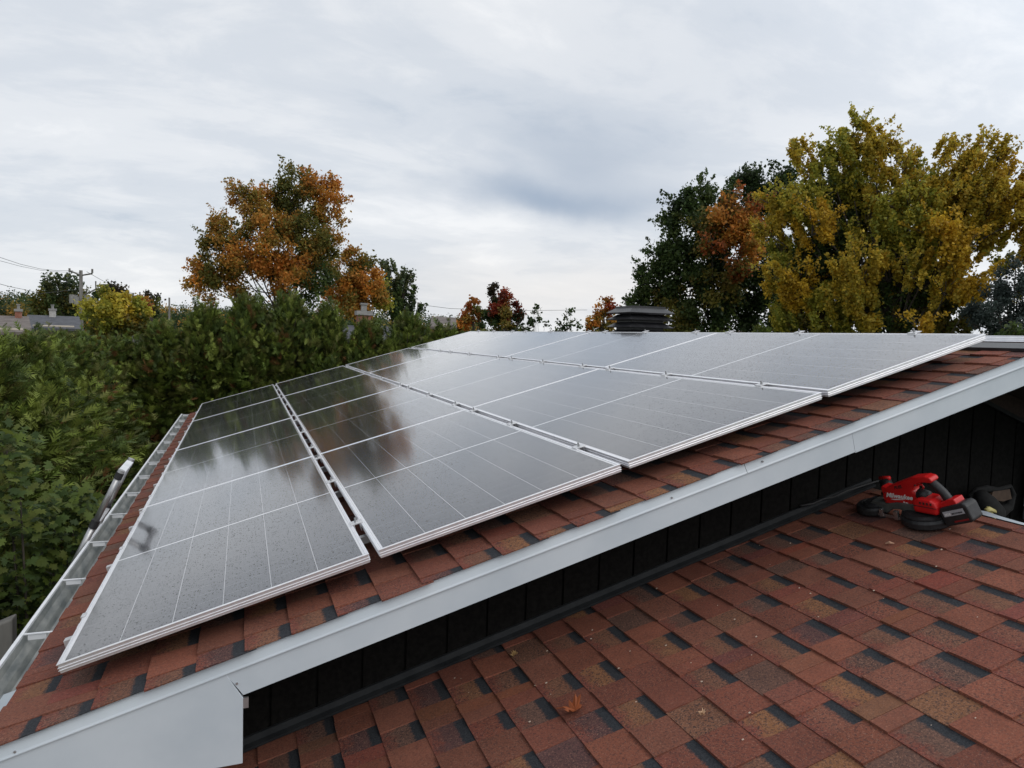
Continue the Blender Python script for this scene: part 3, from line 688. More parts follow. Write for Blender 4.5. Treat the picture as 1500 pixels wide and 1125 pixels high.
# ---------------------------------------------------------------- leaves and chips lying on the lower roof
def maple_pts(s_=1.0):
    base = [(0, -.1), (.10, -.30), (.32, -.38), (.30, -.18), (.62, -.10), (.50, .06), (.66, .26), (.34, .22), (.30, .40), (.14, .34), (0, .72)]
    pts = base + [(-x, y) for x, y in base[-2:0:-1]]
    return [(x*s_, y*s_) for x, y in pts]
def dry_leaf(px_, py_, size, rot, curl, col, label, stem=True):
    P = on_roof(px_, py_, HL+.016); mb = MB(); mb.cur = col; pts = maple_pts(size)
    c, s_ = math.cos(rot), math.sin(rot)
    def T(x, y, z=0):
        a = x*c-y*s_; b_ = x*s_+y*c; return P + EU*a + np.array([0, b_, 0]) + NR*(z)
    n = len(pts); vs = [T(0, .15*size, .004)] + [T(x, y, .004+curl*(x*x*1.3+(y-.1*size)**2)/size + .006*math.sin(9*x/size)) for x, y in pts]
    mb.add(vs, [(0, 1+i, 1+(i+1) % n) for i in range(n)])
    if stem: mb.tube([T(0, -.1*size, .006), T(.1*size, -.5*size, .012), T(.12*size, -.95*size, .004)], .0022, 5)
    return tag(mb.build('fallen_leaf', DRYLEAF), label, 'leaf', 'fallen leaves on the lower roof')
dry_leaf(840, 1041, .075, R(215), .9, (.30, .085, .03), 'russet curled maple leaf with a long stem lying on the lower roof shingles')
dry_leaf(1031, 1048, .026, R(40), 1.2, (.55, .36, .22), 'small pale curled leaf on the shingles right of the russet leaf', False)
dry_leaf(755, 960, .034, R(100), 1.0, (.42, .27, .12), 'small tan leaf on the shingles near the dark wall flashing', False)
tw = MB(); tw.cur = (.5, .3, .2); tw.tube([on_roof(1297, 796, HL+.02), on_roof(1303, 794.5, HL+.026), on_roof(1310, 796, HL+.018)], [.003, .006, .002], 5)
tag(tw.build('twig', DRYLEAF), 'short pale pink twig on the shingles below the saw', 'twig')
ch = MB(); ch.cur = (.55, .45, .36)
rs = random.Random(5)
for i in range(70):
    P = RW(rs.uniform(1.2, 3.9), rs.uniform(-1.9, .3), HL+.012); s_ = rs.uniform(.0015, .0045)
    ch.box((-s_, -s_*.6, 0), (s_, s_*.6, s_*.6), lambda x, y, z: P+EU*x+np.array([0, y, 0])+NR*z)
tag(ch.build('roof_debris', DRYLEAF), 'scattered pale seed and wood specks over the lower roof shingles', 'debris', kind='stuff')

# ================================================================ VEGETATION
def rand_unit(n):
    v = rng.normal(size=(n, 3)); return v/np.linalg.norm(v, axis=1)[:, None]
def leaf_quads(P, size, col, jitter=.25, up_bias=0.0):
    """diamond leaves: P (n,3)"""
    n = len(P); a = rand_unit(n); b_ = rand_unit(n); b_ -= (b_*a).sum(1)[:, None]*a; b_ /= np.linalg.norm(b_, axis=1)[:, None]
    s_ = size*rng.uniform(.6, 1.35, n)[:, None]
    c_ = np.cross(a, b_)
    V = np.stack([P - a*s_*.55, P + b_*s_*.42 + c_*s_*.1, P + a*s_*.6, P - b_*s_*.42 + c_*s_*.1], 1).reshape(-1, 3)
    F_ = np.arange(n*4)
    C_ = np.repeat(col, 4, axis=0)
    return V, F_, C_
PAL = {
 'orange': [(.54, .20, .035), (.48, .22, .038), (.60, .25, .04), (.42, .18, .035), (.38, .24, .045)],
 'rust': [(.42, .23, .045), (.48, .25, .05), (.34, .23, .045), (.26, .22, .05), (.48, .22, .04)],
 'olive': [(.14, .145, .034), (.18, .155, .03), (.11, .125, .03), (.22, .16, .035)],
 'green': [(.050, .085, .024), (.068, .105, .028), (.042, .070, .022), (.085, .115, .03)],
 'dkgreen': [(.030, .055, .018), (.042, .070, .022), (.052, .080, .024), (.026, .045, .015)],
 'red': [(.24, .035, .018), (.18, .03, .018), (.28, .05, .02), (.12, .03, .018)],
 'redorange': [(.38, .10, .024), (.32, .09, .024), (.36, .14, .03), (.24, .10, .024), (.16, .13, .03)],
 'yellow': [(.50, .37, .04), (.58, .42, .05), (.44, .34, .05), (.38, .33, .05), (.54, .35, .036)],
 'gold': [(.58, .38, .034), (.54, .33, .03), (.62, .42, .04), (.44, .30, .036)],
 'yellowgreen': [(.43, .38, .05), (.34, .33, .048), (.52, .42, .055), (.25, .27, .042)],
 'greengrey': [(.07, .10, .05), (.10, .13, .06), (.06, .085, .04), (.12, .13, .05)],
 'spruce': [(.055, .075, .065), (.075, .10, .09), (.04, .055, .05), (.09, .115, .105)],
 'dkbrown': [(.05, .04, .022), (.035, .035, .02), (.07, .045, .025)],
}
def tree(name, label, cat, d, blobs, foot_px, leaf=.13, dens=1.0, streak=None, group=None, trunk_r=.22, sub=1.0, ground=None, limbs=True, mixc_=0.22, clump=.42, grow=1.0, twigs=False):
    """blobs: (x, y, radius in photo pixels, depth offset m, palette)"""
    foot = at(foot_px, 600, d); foot = np.array([foot[0], foot[1], GZ if ground is None else ground])
    e = empty(name, foot, label=label, cat=cat, group=group)
    Ps, Cs = [], []; branches = MB(); k = d/F_PX
    cents = []
    for (x, y, r_, dz, pal) in blobs:
        c = at(x, y, d+dz); R_ = r_*k*grow; cents.append((c, R_))
        area = R_*R_
        tot = 2300*area*dens*(.13/leaf)**2; ns = max(4, int(area*16*sub*(.42/clump)**1.6)); 
        dirs = rand_unit(ns); rad = R_*rng.uniform(.35, 1.02, ns)**.6
        sc_ = c + dirs*rad[:, None]*np.array([1, 1, .95])
        nl = max(8, int(tot/ns))
        pal_ = np.array(PAL[pal]);
        for s_ in sc_:
            base = pal_[rng.integers(len(pal_))]*rng.uniform(.75, 1.25)
            m_ = int(nl*rng.uniform(.5, 1.5)); q = rng.normal(size=(m_, 3))*clump*.42*min(1.0, .5+R_*.6)
            if streak is not None:
                ou = (s_-foot); ou[2] = 0; ou = ou/(np.linalg.norm(ou)+.01)*.45 + np.array([0, 0, 1.0]); ou /= np.linalg.norm(ou)
                q = q*.55 + ou*(rng.uniform(-1, 1.3, m_)[:, None])*streak
            Ps.append(s_+q)
            cc = base*rng.uniform(.7, 1.3, (m_, 1)); alt = pal_[rng.integers(len(pal_), size=m_)]
            w_ = (rng.random(m_) < mixc_)[:, None]; Cs.append(np.where(w_, alt, cc))
        if twigs:
            for _ in range(int(3+area*9)):
                dv = rand_unit(1)[0]; dv[2] = abs(dv[2])*.8+.35; dv /= np.linalg.norm(dv); tl = rng.uniform(.35, .75)*min(1.0, .4+R_)
                a0 = c+dv*R_*.85; m_ = int(20*tl/leaf*.12*2)+5; tt = rng.random(m_)
                Ps.append(a0+dv*tl*tt[:, None]+rng.normal(size=(m_, 3))*(.10*(1.25-tt))[:, None]*leaf/.1)
                Cs.append(pal_[rng.integers(len(pal_), size=m_)]*rng.uniform(.75, 1.25, (m_, 1)))
                branches.tube([a0-dv*.2, a0+dv*tl*.9], [.012, .004], 3, cap=False)
        if limbs:
            for s_ in sc_[:max(2, min(len(sc_)//5, 7))]:
                m2 = c*.5+s_*.5+rng.normal(size=3)*.08*R_
                branches.tube([c-np.array([0, 0, R_*.3]), m2, s_], [.022+R_*.006, .013, .005], 4, cap=False)
    P = np.concatenate(Ps); C_ = np.concatenate(Cs)
    V, F_, C4 = leaf_quads(P, leaf, C_); V = V-foot
    npmesh('crown', V, F_, 4, LEAF, e, C4)
    # trunk and limbs
    zs = [c[0][2] for c in cents]; zt = np.percentile(zs, 55); ctr = np.mean([c[0] for c in cents], 0)
    top = np.array([ctr[0]*.6+foot[0]*.4, ctr[1], zt]); fork = foot*.55+top*.45; fork[2] = foot[2]+(zt-foot[2])*.45
    branches.tube([foot-np.array([0, 0, .1]), foot*.75+fork*.25+np.array([.05, 0, 0]), fork, fork*.4+top*.6, top], [trunk_r*1.25, trunk_r, trunk_r*.8, trunk_r*.5, trunk_r*.15], 9)
    if limbs:
        for c, R_ in cents:
            f0 = fork + (top-fork)*rng.uniform(0, .7)
            if c[2] < f0[2]: f0 = foot*.4+fork*.6
            mid = f0*.45+c*.55 - np.array([0, 0, .12*np.linalg.norm(c-f0)*.5])
            branches.tube([f0, mid, c, c+np.array([0, 0, R_*.5])], [trunk_r*.24, trunk_r*.15, trunk_r*.07, .008], 6, cap=False)
    branches.build('trunk', BARK, e)
    return e
tree('maple_tree', 'tall orange and rust maple with a green core, left of the middle', 'tree', 34, [
 (342, 276, 9, 0, 'rust'), (358, 292, 16, 0, 'rust'), (382, 296, 20, .5, 'orange'), (372, 318, 20, -.5, 'rust'), (428, 266, 20, 0, 'olive'), (415, 285, 22, .5, 'olive'), (462, 278, 22, 0, 'orange'), (484, 272, 12, 0, 'orange'),
 (480, 305, 23, -.4, 'orange'), (440, 305, 30, 0, 'olive'), (430, 330, 28, 1, 'green'), (402, 335, 28, -.8, 'rust'), (480, 342, 22, 0, 'rust'), (455, 350, 28, -.6, 'olive'), (327, 332, 16, 0, 'rust'), (345, 350, 22, .3, 'olive'),
 (308, 348, 11, 0, 'olive'), (310, 370, 15, 0, 'olive'), (335, 375, 24, -.5, 'rust'), (290, 388, 9, 0, 'orange'), (296, 405, 15, 0, 'orange'), (320, 405, 22, .2, 'olive'), (362, 385, 24, -.9, 'orange'), (395, 375, 28, -.9, 'orange'),
 (440, 380, 28, -.6, 'rust'), (478, 375, 18, 0, 'olive'), (350, 415, 26, .3, 'rust'), (400, 412, 30, 0, 'orange'), (450, 415, 30, 0, 'green'), (425, 400, 26, -1, 'orange'), (300, 425, 22, .5, 'rust'), (470, 400, 20, 0, 'olive')], 425, leaf=.105, dens=.8, grow=1.0,  twigs=True, clump=.42, mixc_=.35, trunk_r=.16)
tree('maple_tree', 'smaller orange maple with a yellow edge right of the tall orange maple', 'tree', 38, [
 (515, 383, 14, 0, 'rust'), (530, 392, 16, 0, 'olive'), (505, 402, 22, 0, 'rust'), (535, 412, 22, -.3, 'orange'), (500, 428, 26, 0, 'orange'), (540, 435, 20, 0, 'rust'), (555, 425, 14, .5, 'yellowgreen'), (520, 445, 22, -.5, 'rust'), (552, 448, 14, .5, 'yellowgreen')], 520, leaf=.12, dens=1.0, grow=1.15, mixc_=.35)
tree('poplar_tree', 'grey green poplar right of the two orange maples', 'tree', 44, [
 (560, 400, 13, 1, 'greengrey'), (572, 395, 9, 0, 'greengrey'), (580, 410, 14, 0, 'greengrey'), (596, 402, 7, 0, 'greengrey'), (600, 415, 7, 0, 'greengrey'), (568, 425, 20, 0, 'greengrey'), (590, 430, 14, 0, 'green'), (602, 432, 6, 0, 'greengrey'), (575, 450, 22, 0, 'green'), (600, 452, 14, 0, 'greengrey'), (617, 458, 8, 0, 'green')], 580, leaf=.16, dens=1.0, streak=.35)
tree('maple_tree', 'low bright orange red maple left of the dark red tree on the horizon', 'tree', 52, [
 (694, 447, 10, 0, 'redorange'), (690, 460, 13, 0, 'redorange'), (704, 452, 9, 0, 'olive'), (683, 470, 12, 0, 'orange'), (706, 466, 12, 0, 'green'), (668, 476, 12, 0, 'olive')], 694, leaf=.18, dens=1.1)
tree('maple_tree', 'dark red maple on the horizon in the middle of the view', 'tree', 50, [
 (738, 433, 9, 0, 'red'), (746, 445, 13, 0, 'red'), (733, 450, 13, 0, 'redorange'), (752, 460, 13, 0, 'red'), (765, 459, 4.5, 0, 'dkbrown'), (738, 468, 18, 0, 'olive'), (758, 474, 12, 0, 'dkgreen'), (716, 472, 14, 0, 'dkgreen'), (726, 458, 10, 0, 'red')], 740, leaf=.17, dens=1.1)
tree('columnar_oak', 'narrow dark brown green tree rising beside the dark red maple', 'tree', 54, [(724, 424, 7.5, 0, 'dkbrown'), (725, 434, 8.5, 0, 'dkbrown'), (723, 447, 10, 0, 'dkgreen'), (722, 462, 12, 0, 'dkgreen')], 724, leaf=.15, dens=1.5, clump=.35)
tree('maple_tree', 'small red and orange maple left of the black roof ventilator', 'tree', 46, [
 (886, 444, 8, 0, 'redorange'), (894, 452, 7, 0, 'red'), (880, 455, 9, 0, 'orange'), (872, 468, 10, 0, 'orange'), (886, 468, 13, 0, 'rust'), (864, 474, 8, 0, 'orange'), (875, 480, 13, 0, 'olive'), (898, 478, 12, 0, 'olive')], 880, leaf=.16, dens=1.0)
tree('maple_tree', 'large dark green maple with orange red branches behind the roof ventilator', 'tree', 31, [
 (1020, 292, 20, 0, 'green'), (995, 308, 17, 0, 'dkgreen'), (1048, 300, 24, .5, 'green'), (1088, 305, 22, -1.2, 'redorange'), (1070, 325, 24, -1.4, 'orange'), (1112, 272, 22, 1, 'dkgreen'), (1092, 280, 20, 1, 'dkgreen'), (1138, 268, 20, 1, 'dkgreen'),
 (985, 335, 18, 0, 'green'), (1005, 345, 26, 0, 'green'), (1040, 345, 28, -.5, 'olive'), (1105, 340, 26, -.6, 'orange'), (1043, 358, 12, -1.9, 'redorange'), (1085, 362, 20, -1.5, 'orange'), (965, 375, 17, 0, 'green'), (990, 385, 26, 0, 'green'), (1030, 390, 30, 0, 'dkgreen'),
 (1078, 388, 16, -1.6, 'redorange'), (950, 398, 14, 0, 'green'), (938, 420, 14, 0, 'green'), (970, 420, 26, 0, 'green'), (1010, 425, 28, -.4, 'green'), (1050, 425, 26, -.6, 'olive'), (1095, 420, 34, .5, 'dkgreen'), (930, 440, 11, 0, 'green'),
 (945, 455, 18, .3, 'green'), (985, 458, 26, 0, 'olive'), (1030, 462, 28, -.5, 'green'), (1075, 465, 30, 0, 'dkgreen'), (1120, 455, 34, .4, 'dkgreen'), (1118, 390, 34, .8, 'dkgreen'), (1120, 310, 26, 1, 'dkgreen'), (1000, 482, 22, -.6, 'olive')], 1050, leaf=.115, dens=1.1, grow=1.12, twigs=True, trunk_r=.16, mixc_=.35)
tree('silver_maple', 'huge golden yellow silver maple with upswept branches at the right', 'tree', 25, [
 (1250, 192, 17, 0, 'yellowgreen'), (1275, 200, 15, 0, 'yellow'), (1238, 222, 24, 0, 'yellowgreen'), (1268, 232, 24, 0, 'yellow'), (1305, 225, 16, 0, 'yellow'), (1322, 245, 18, 0, 'yellow'), (1168, 222, 12, 0, 'yellow'), (1182, 240, 17, 0, 'yellow'), (1208, 222, 10, 0, 'yellowgreen'), (1205, 262, 24, 0, 'yellowgreen'),
 (1345, 270, 18, 0, 'yellowgreen'), (1385, 222, 12, 0, 'yellow'), (1405, 240, 18, 0, 'yellow'), (1440, 222, 16, 0, 'yellow'), (1462, 228, 12, 0, 'yellow'), (1432, 255, 25, 0, 'yellow'), (1475, 270, 18, 0, 'gold'), (1388, 262, 20, .3, 'yellow'), (1128, 300, 13, 0, 'yellow'), (1148, 292, 15, 0, 'yellowgreen'), (1150, 322, 24, 0, 'yellow'),
 (1180, 300, 26, -.3, 'yellowgreen'), (1190, 335, 28, -.6, 'gold'), (1232, 300, 30, .6, 'green'), (1262, 280, 28, .3, 'yellowgreen'), (1300, 285, 30, 0, 'yellow'), (1335, 315, 32, -.6, 'yellowgreen'), (1370, 300, 28, -.4, 'yellow'), (1412, 305, 30, 0, 'yellow'), (1455, 300, 26, 0, 'yellow'), (1490, 300, 22, 0, 'gold'), (1480, 335, 22, .5, 'yellow'), (1440, 335, 24, .4, 'yellow'),
 (1130, 345, 18, 0, 'yellow'), (1145, 375, 22, 0, 'yellowgreen'), (1180, 385, 30, .4, 'green'), (1225, 370, 32, .5, 'green'), (1270, 350, 32, 0, 'yellowgreen'), (1305, 365, 30, .7, 'green'), (1345, 370, 30, -.6, 'yellowgreen'), (1375, 350, 26, -1, 'gold'), (1400, 365, 22, -.8, 'gold'), (1425, 350, 22, 0, 'yellow'),
 (1140, 410, 22, -.5, 'yellow'), (1175, 425, 28, -.5, 'gold'), (1220, 420, 32, .4, 'green'), (1262, 400, 30, -1.2, 'yellow'), (1300, 410, 32, .6, 'green'), (1335, 400, 20, -1.2, 'yellow'), (1365, 410, 28, .8, 'green'), (1405, 415, 20, -.6, 'gold'), (1432, 425, 18, -.9, 'gold'), (1385, 425, 18, -.9, 'yellow'),
 (1160, 455, 28, 0, 'yellowgreen'), (1205, 460, 32, -.3, 'yellowgreen'), (1255, 450, 32, -.8, 'yellow'), (1300, 460, 32, 0, 'green'), (1345, 455, 30, .5, 'green'), (1375, 465, 26, .5, 'olive'), (1245, 485, 26, 0, 'yellowgreen'), (1345, 480, 14, -1.6, 'gold'), (1185, 488, 24, 0, 'olive'), (1300, 490, 24, 0, 'olive'), (1400, 475, 22, .6, 'olive'),
 (1530, 300, 34, 0, 'yellow'), (1560, 350, 40, 0, 'yellow'), (1500, 372, 12, 0, 'yellow'), (1465, 385, 10, 0, 'yellowgreen'), (1580, 420, 50, 0, 'yellowgreen'), (1200, 330, 50, 1.6, 'yellowgreen'), (1260, 320, 50, 1.8, 'olive'), (1330, 340, 55, 1.8, 'yellowgreen'), (1400, 320, 45, 1.6, 'yellowgreen'), (1190, 400, 50, 1.8, 'olive'), (1260, 420, 55, 2, 'olive'), (1340, 420, 50, 2, 'olive'), (1180, 460, 45, 1.5, 'olive'), (1390, 450, 35, 1.5, 'olive')], 1310, leaf=.085, dens=1.05, streak=.2, trunk_r=.15, clump=.28, grow=1.13, mixc_=.5, sub=1.25, twigs=True)
tree('spruce_tree', 'blue grey spruce at the right edge under the golden maple', 'tree', 22, [
 (1488, 385, 8, 0, 'spruce'), (1492, 398, 13, 0, 'spruce'), (1475, 412, 14, 0, 'spruce'), (1500, 415, 20, 0, 'spruce'), (1458, 432, 16, 0, 'spruce'), (1485, 440, 22, 0, 'spruce'), (1515, 445, 26, 0, 'spruce'), (1438, 455, 16, 0, 'spruce'), (1465, 465, 24, -.3, 'spruce'), (1500, 475, 30, -.3, 'spruce'), (1430, 475, 18, 0, 'spruce'), (1450, 490, 22, 0, 'spruce')], 1495, leaf=.06, dens=.55, trunk_r=.15, clump=.3)
tree('shrub', 'bright green shrub behind the far white panel edge at the right border', 'shrub', 16, [(1490, 490, 12, 0, 'green'), (1475, 498, 12, 0, 'green'), (1510, 492, 16, 0, 'green')], 1495, leaf=.07, dens=.8, trunk_r=.05, clump=.25)
tree('maple_tree', 'round yellow green maple beside the utility pole at the left', 'tree', 46, [
 (150, 440, 15, 0, 'yellowgreen'), (172, 436, 14, 0, 'yellow'), (190, 444, 14, 0, 'yellowgreen'), (137, 455, 17, 0, 'yellowgreen'), (160, 458, 22, -.4, 'yellowgreen'), (188, 460, 20, 0, 'yellow'), (205, 462, 13, 0, 'yellowgreen'), (140, 472, 16, 0, 'olive'), (170, 476, 22, 0, 'olive'), (205, 478, 15, 0, 'olive')], 168, leaf=.16, dens=1.1)
tree('dark_tree', 'dark brown green tree top behind the round yellow green maple', 'tree', 75, [(163, 422, 8, 0, 'dkbrown'), (152, 428, 7, 0, 'olive'), (174, 430, 8, 0, 'dkbrown'), (185, 436, 7, 0, 'olive'), (140, 430, 7, 0, 'green')], 163, leaf=.25, dens=1.2, clump=.6)
tree('poplar_tree', 'grey green poplar clump left of the utility pole', 'tree', 85, [(72, 422, 9, 0, 'greengrey'), (84, 415, 8, 0, 'greengrey'), (97, 415, 8, 0, 'greengrey'), (110, 418, 8, 0, 'greengrey'), (70, 438, 13, 0, 'olive'), (92, 432, 15, 0, 'greengrey'), (110, 436, 13, 0, 'olive'), (90, 450, 18, 0, 'green'), (62, 450, 12, 0, 'olive'), (115, 452, 12, 0, 'green')], 92, leaf=.28, dens=1.0, streak=.7, clump=.7)
tree('oak_tree', 'small brown green round tree right of the yellow green maple', 'tree', 80, [(222, 433, 7, 0, 'dkbrown'), (223, 444, 8, 0, 'olive'), (221, 456, 7, 0, 'dkgreen')], 222, leaf=.25, dens=1.2, clump=.6)
tree('maple_tree', 'small distant orange maple between two rounder trees at the left', 'tree', 78, [(208, 442, 7, 0, 'orange'), (212, 450, 7, 0, 'redorange'), (200, 440, 5, 0, 'rust')], 208, leaf=.22, dens=1.1, clump=.6)
# distant woods (one mass) along the horizon
Ps, Cs = [], []
for i in range(2100):
    x = rng.uniform(-250, 1750); d = rng.uniform(170, 300)
    hh = rng.uniform(9, 11.5)*d/230 if x < 700 else rng.uniform(6, 8.3) if x < 775 else (rng.uniform(4, 5.6) if 774 < x < 900 else rng.uniform(6, 9.5))
    if x < 62: hh = rng.uniform(9, 13.5)*d/230
    c = at(x, 480, d); c[2] = GZ
    pal_ = np.array(PAL[['green', 'dkgreen', 'olive', 'dkgreen', 'dkgreen', 'greengrey', 'rust'][rng.integers(7)]])
    m_ = 200; q = rand_unit(m_)*rng.uniform(.3, 1, (m_, 1))**.5*np.array([2.4, 2.4, hh*.48]); q[:, 2] += hh*.5
    Ps.append(c+q); Cs.append(np.repeat(pal_[rng.integers(len(pal_))][None]*rng.uniform(.7, 1.2), m_, 0)*rng.uniform(.8, 1.2, (m_, 1)))
P = np.concatenate(Ps); P[:, 2] = np.maximum(P[:, 2], GZ); V, F_, C4 = leaf_quads(P, .5, np.concatenate(Cs))
tag(npmesh('distant_woods', V, F_, 4, LEAF, None, C4), 'low strip of mixed woods along the horizon', 'woods', kind='stuff')

# ---- cedars of the hedge
def sprays(P, D, L_, col):
    """flat feathery cedar sprays: 13 narrow triangles each"""
    n = len(P); Rv = np.array([0, 0, 1.0])+rng.normal(size=(n, 3))*.55; S_ = np.cross(D, Rv); S_ /= np.linalg.norm(S_, axis=1)[:, None]
    Nn = np.cross(D, S_)
    L_ = L_[:, None]; tris = []; cols = []
    def T(a0, s0, a1, s1, wd, shade):
        p0 = P + D*L_*a0 + S_*L_*s0; p1 = P + D*L_*a1 + S_*L_*s1 - Nn*L_*.06*abs(s1)*2
        dd = D*(a1-a0)+S_*(s1-s0); dd /= np.linalg.norm(dd, axis=1)[:, None]; pr = np.cross(dd, Nn)
        tris.append(np.stack([p0+pr*L_*wd, p0-pr*L_*wd, p1], 1)); cols.append(np.repeat((col*shade)[:, None, :], 3, 1))
    T(0, 0, 1, 0, .060, .95)
    for i, a in enumerate((.10, .36, .62)):
        ln = (.60, .52, .36)[i]
        for sg in (-1, 1): T(a, 0, a+ln*.70, sg*ln*.60, .075, 1.0+.15*i)
    V = np.concatenate([t.reshape(n, 3, 3) for t in tris], 1).reshape(-1, 3); C_ = np.concatenate(cols, 1).reshape(-1, 3)
    return V, C_
CED = np.array([(.068, .098, .020), (.088, .124, .023), (.122, .158, .028), (.050, .074, .018), (.165, .200, .038), (.090, .096, .024)])
def cedar_mesh(H, Rb, n, seed, L0=.22, ntip=10, pal=CED):
    global rng
    keep = rng; rng = np.random.default_rng(seed)
    V, C_ = [], []
    def surf(t, ang):
        lump = 1+.13*np.sin(ang*3+seed+t*7)+.10*np.sin(ang*5-t*17+seed*2)
        he = 1-.18*(.5+.5*np.sin(ang*2+seed*1.7))*(.5+.5*np.sin(ang*5+seed))
        tt = np.clip(t/he, 0, 1)
        return Rb*lump*np.where(tt < .62, 1-.12*tt, (1-.12*.62)*np.clip(1-((tt-.62)/.40), 0.03, 1)**.75), np.minimum(t, he)
    # boughs: clump centres on the surface, each a fan of sprays that stands proud of the dark inside
    nc = n//13; tc_ = rng.uniform(0, 1, nc)**.85; ac = rng.uniform(0, 2*np.pi, nc); rc, tc_ = surf(tc_, ac)
    rc = rc*rng.uniform(.70, 1.12, nc)
    Cc = np.stack([np.cos(ac)*rc, np.sin(ac)*rc, tc_*H], 1)
    Ou = np.stack([np.cos(ac), np.sin(ac), rng.uniform(.1, 1.1, nc)+1.3*(tc_ > .8)], 1) + rng.normal(size=(nc, 3))*.25
    Ou /= np.linalg.norm(Ou, axis=1)[:, None]
    idx = rng.integers(0, nc, n); back = rng.uniform(-.26, .06, n)
    P = Cc[idx] + Ou[idx]*back[:, None] + rng.normal(size=(n, 3))*.052
    D = Ou[idx] + rng.normal(size=(n, 3))*.42; D /= np.linalg.norm(D, axis=1)[:, None]
    ct_ = rng.uniform(.6, 1.35, nc); cp_ = rng.integers(len(pal), size=nc)
    col = pal[cp_[idx]]*ct_[idx][:, None]*rng.uniform(.6, 1.4, (n, 1))
    dead = (rng.random(nc) < .03)[idx]; col[dead] = np.array([.15, .075, .028])
    Lv = L0*rng.uniform(.6, 1.35, n)
    v_, c_ = sprays(P, D, Lv, col); V.append(v_); C_.append(c_)
    for k in range(26):      # leader shoots
        a = rng.uniform(0, 6.28); q = rng.uniform(0, .62)*Rb; z0 = H*(1-.30*(q/Rb)**1.2)-.25; m_ = 34; hgt = rng.uniform(.25, .62)
        tt = rng.random(m_); lean = rng.normal(size=2)*.12
        Pk = np.stack([math.cos(a)*q+lean[0]*tt+rng.normal(size=m_)*.03*(1.3-tt), math.sin(a)*q+lean[1]*tt+rng.normal(size=m_)*.03*(1.3-tt), z0+tt*hgt], 1)
        aa = rng.uniform(0, 6.28, m_); Dk = np.stack([np.cos(aa), np.sin(aa), rng.uniform(.6, 2.2, m_)], 1); Dk /= np.linalg.norm(Dk, axis=1)[:, None]
        ck = pal[rng.integers(len(pal))]*rng.uniform(.8, 1.25, (m_, 1)); v_, c_ = sprays(Pk, Dk, L0*rng.uniform(.5, 1.0, m_)*(1.15-.5*tt), ck); V.append(v_); C_.append(c_)
    rng = keep
    return np.concatenate(V), np.concatenate(C_)
def cedar_obj(H, Rb, n, seed, **kw):
    V, C_ = cedar_mesh(H, Rb, n, seed, **kw)
    e = empty('cedar_tree', (0, 0, 0))
    npmesh('crown', V, np.arange(len(V)), 3, CEDAR, e, C_)
    tr = MB(); tr.tube([(0, 0, -.1), (.02, .01, H*.4), (0, 0, H*.9)], [.09, .06, .02], 7)
    for k in range(34):
        a = random.uniform(0, 6.28); z = random.uniform(.1, .85)*H; r_ = Rb*.75*(1-z/H*.5)
        tr.tube([(0, 0, z), (math.cos(a)*r_*.6, math.sin(a)*r_*.6, z+.15), (math.cos(a)*r_, math.sin(a)*r_, z+.4)], [.018, .01, .004], 4, cap=False)
    tr.build('trunk', BARK, e, world=False)
    return e
protos = [cedar_obj(4.1, .92, 15000, 21, L0=.15), cedar_obj(4.1, .92, 15000, 22, L0=.15), cedar_obj(4.1, .95, 15000, 23, L0=.16)]
used = [False]*3
def put_cedar(i, loc, H, wd, rz, label, group):
    p_ = protos[i]
    if not used[i]: used[i] = True; o = p_
    else:
        o = p_.copy(); COL.objects.link(o)
        for ch_ in list(p_.children):
            c_ = ch_.copy(); COL.objects.link(c_); c_.parent = o
    o.location = loc; o.scale = (wd, wd, H/4.1); o.rotation_euler = (0, 0, rz)
    tag(o, label, 'cedar', group); return o
W_ORD = ['first', 'second', 'third', 'fourth', 'fifth', 'sixth', 'seventh', 'eighth', 'ninth', 'tenth', 'eleventh', 'twelfth', 'thirteenth', 'fourteenth', 'fifteenth', 'sixteenth', 'seventeenth', 'eighteenth', 'nineteenth', 'twentieth', 'twenty-first']
rs = random.Random(9)
side_y = [2.7, 3.55, 4.4, 5.3, 6.2, 7.1, 8.0, 8.95, 9.9, 10.9, 11.9]
for i, y in enumerate(side_y):
    zt = [.9, .85, .88, .82, .9, .85, .88, .9, .85, .9, .85][i] + rs.uniform(-.05, .05)
    put_cedar(i % 3, (-1.98-.10*(i % 2)-.0*i, y, GZ), zt-GZ, rs.uniform(1.0, 1.12), rs.uniform(0, 6.28), f'green cedar in the hedge along the gutter side, {W_ORD[i]} from the left picture edge', 'cedars of the hedge along the gutter side')
# a second rank behind, so that no daylight shows through
for i, y in enumerate([3.4, 5.0, 6.6, 8.3, 10.0, 11.6]):
    put_cedar((i+1) % 3, (-3.35, y, GZ), 3.6+rs.uniform(-.1, .15), 1.15, rs.uniform(0, 6.28), f'green cedar in the rear rank of the gutter side hedge, {W_ORD[i]} from the left', 'cedars in the rear rank of the hedge')
bx = [(-2.5, .8), (-1.7, .9), (-.9, 1.15), (-.1, 1.5), (.7, 1.72), (1.5, 1.78), (2.3, 1.6), (3.15, 1.38), (4.0, 1.45), (4.8, 1.3), (5.6, 1.15), (6.6, 1.0), (7.8, .95), (8.9, .95), (10.0, .95), (11.1, 1.0), (12.3, 1.35), (13.5, 1.5), (14.8, 1.3), (16.2, 1.2)]
for i, (x, zt) in enumerate(bx):
    put_cedar((i*2+1) % 3, (x, 13.1+rs.uniform(-.15, .15), GZ), zt-GZ+rs.uniform(-.06, .06), rs.uniform(.98, 1.1), rs.uniform(0, 6.28), f'green cedar in the hedge across the far end of the roof, {W_ORD[i]} from the corner', 'cedars of the hedge beyond the far end of the roof')
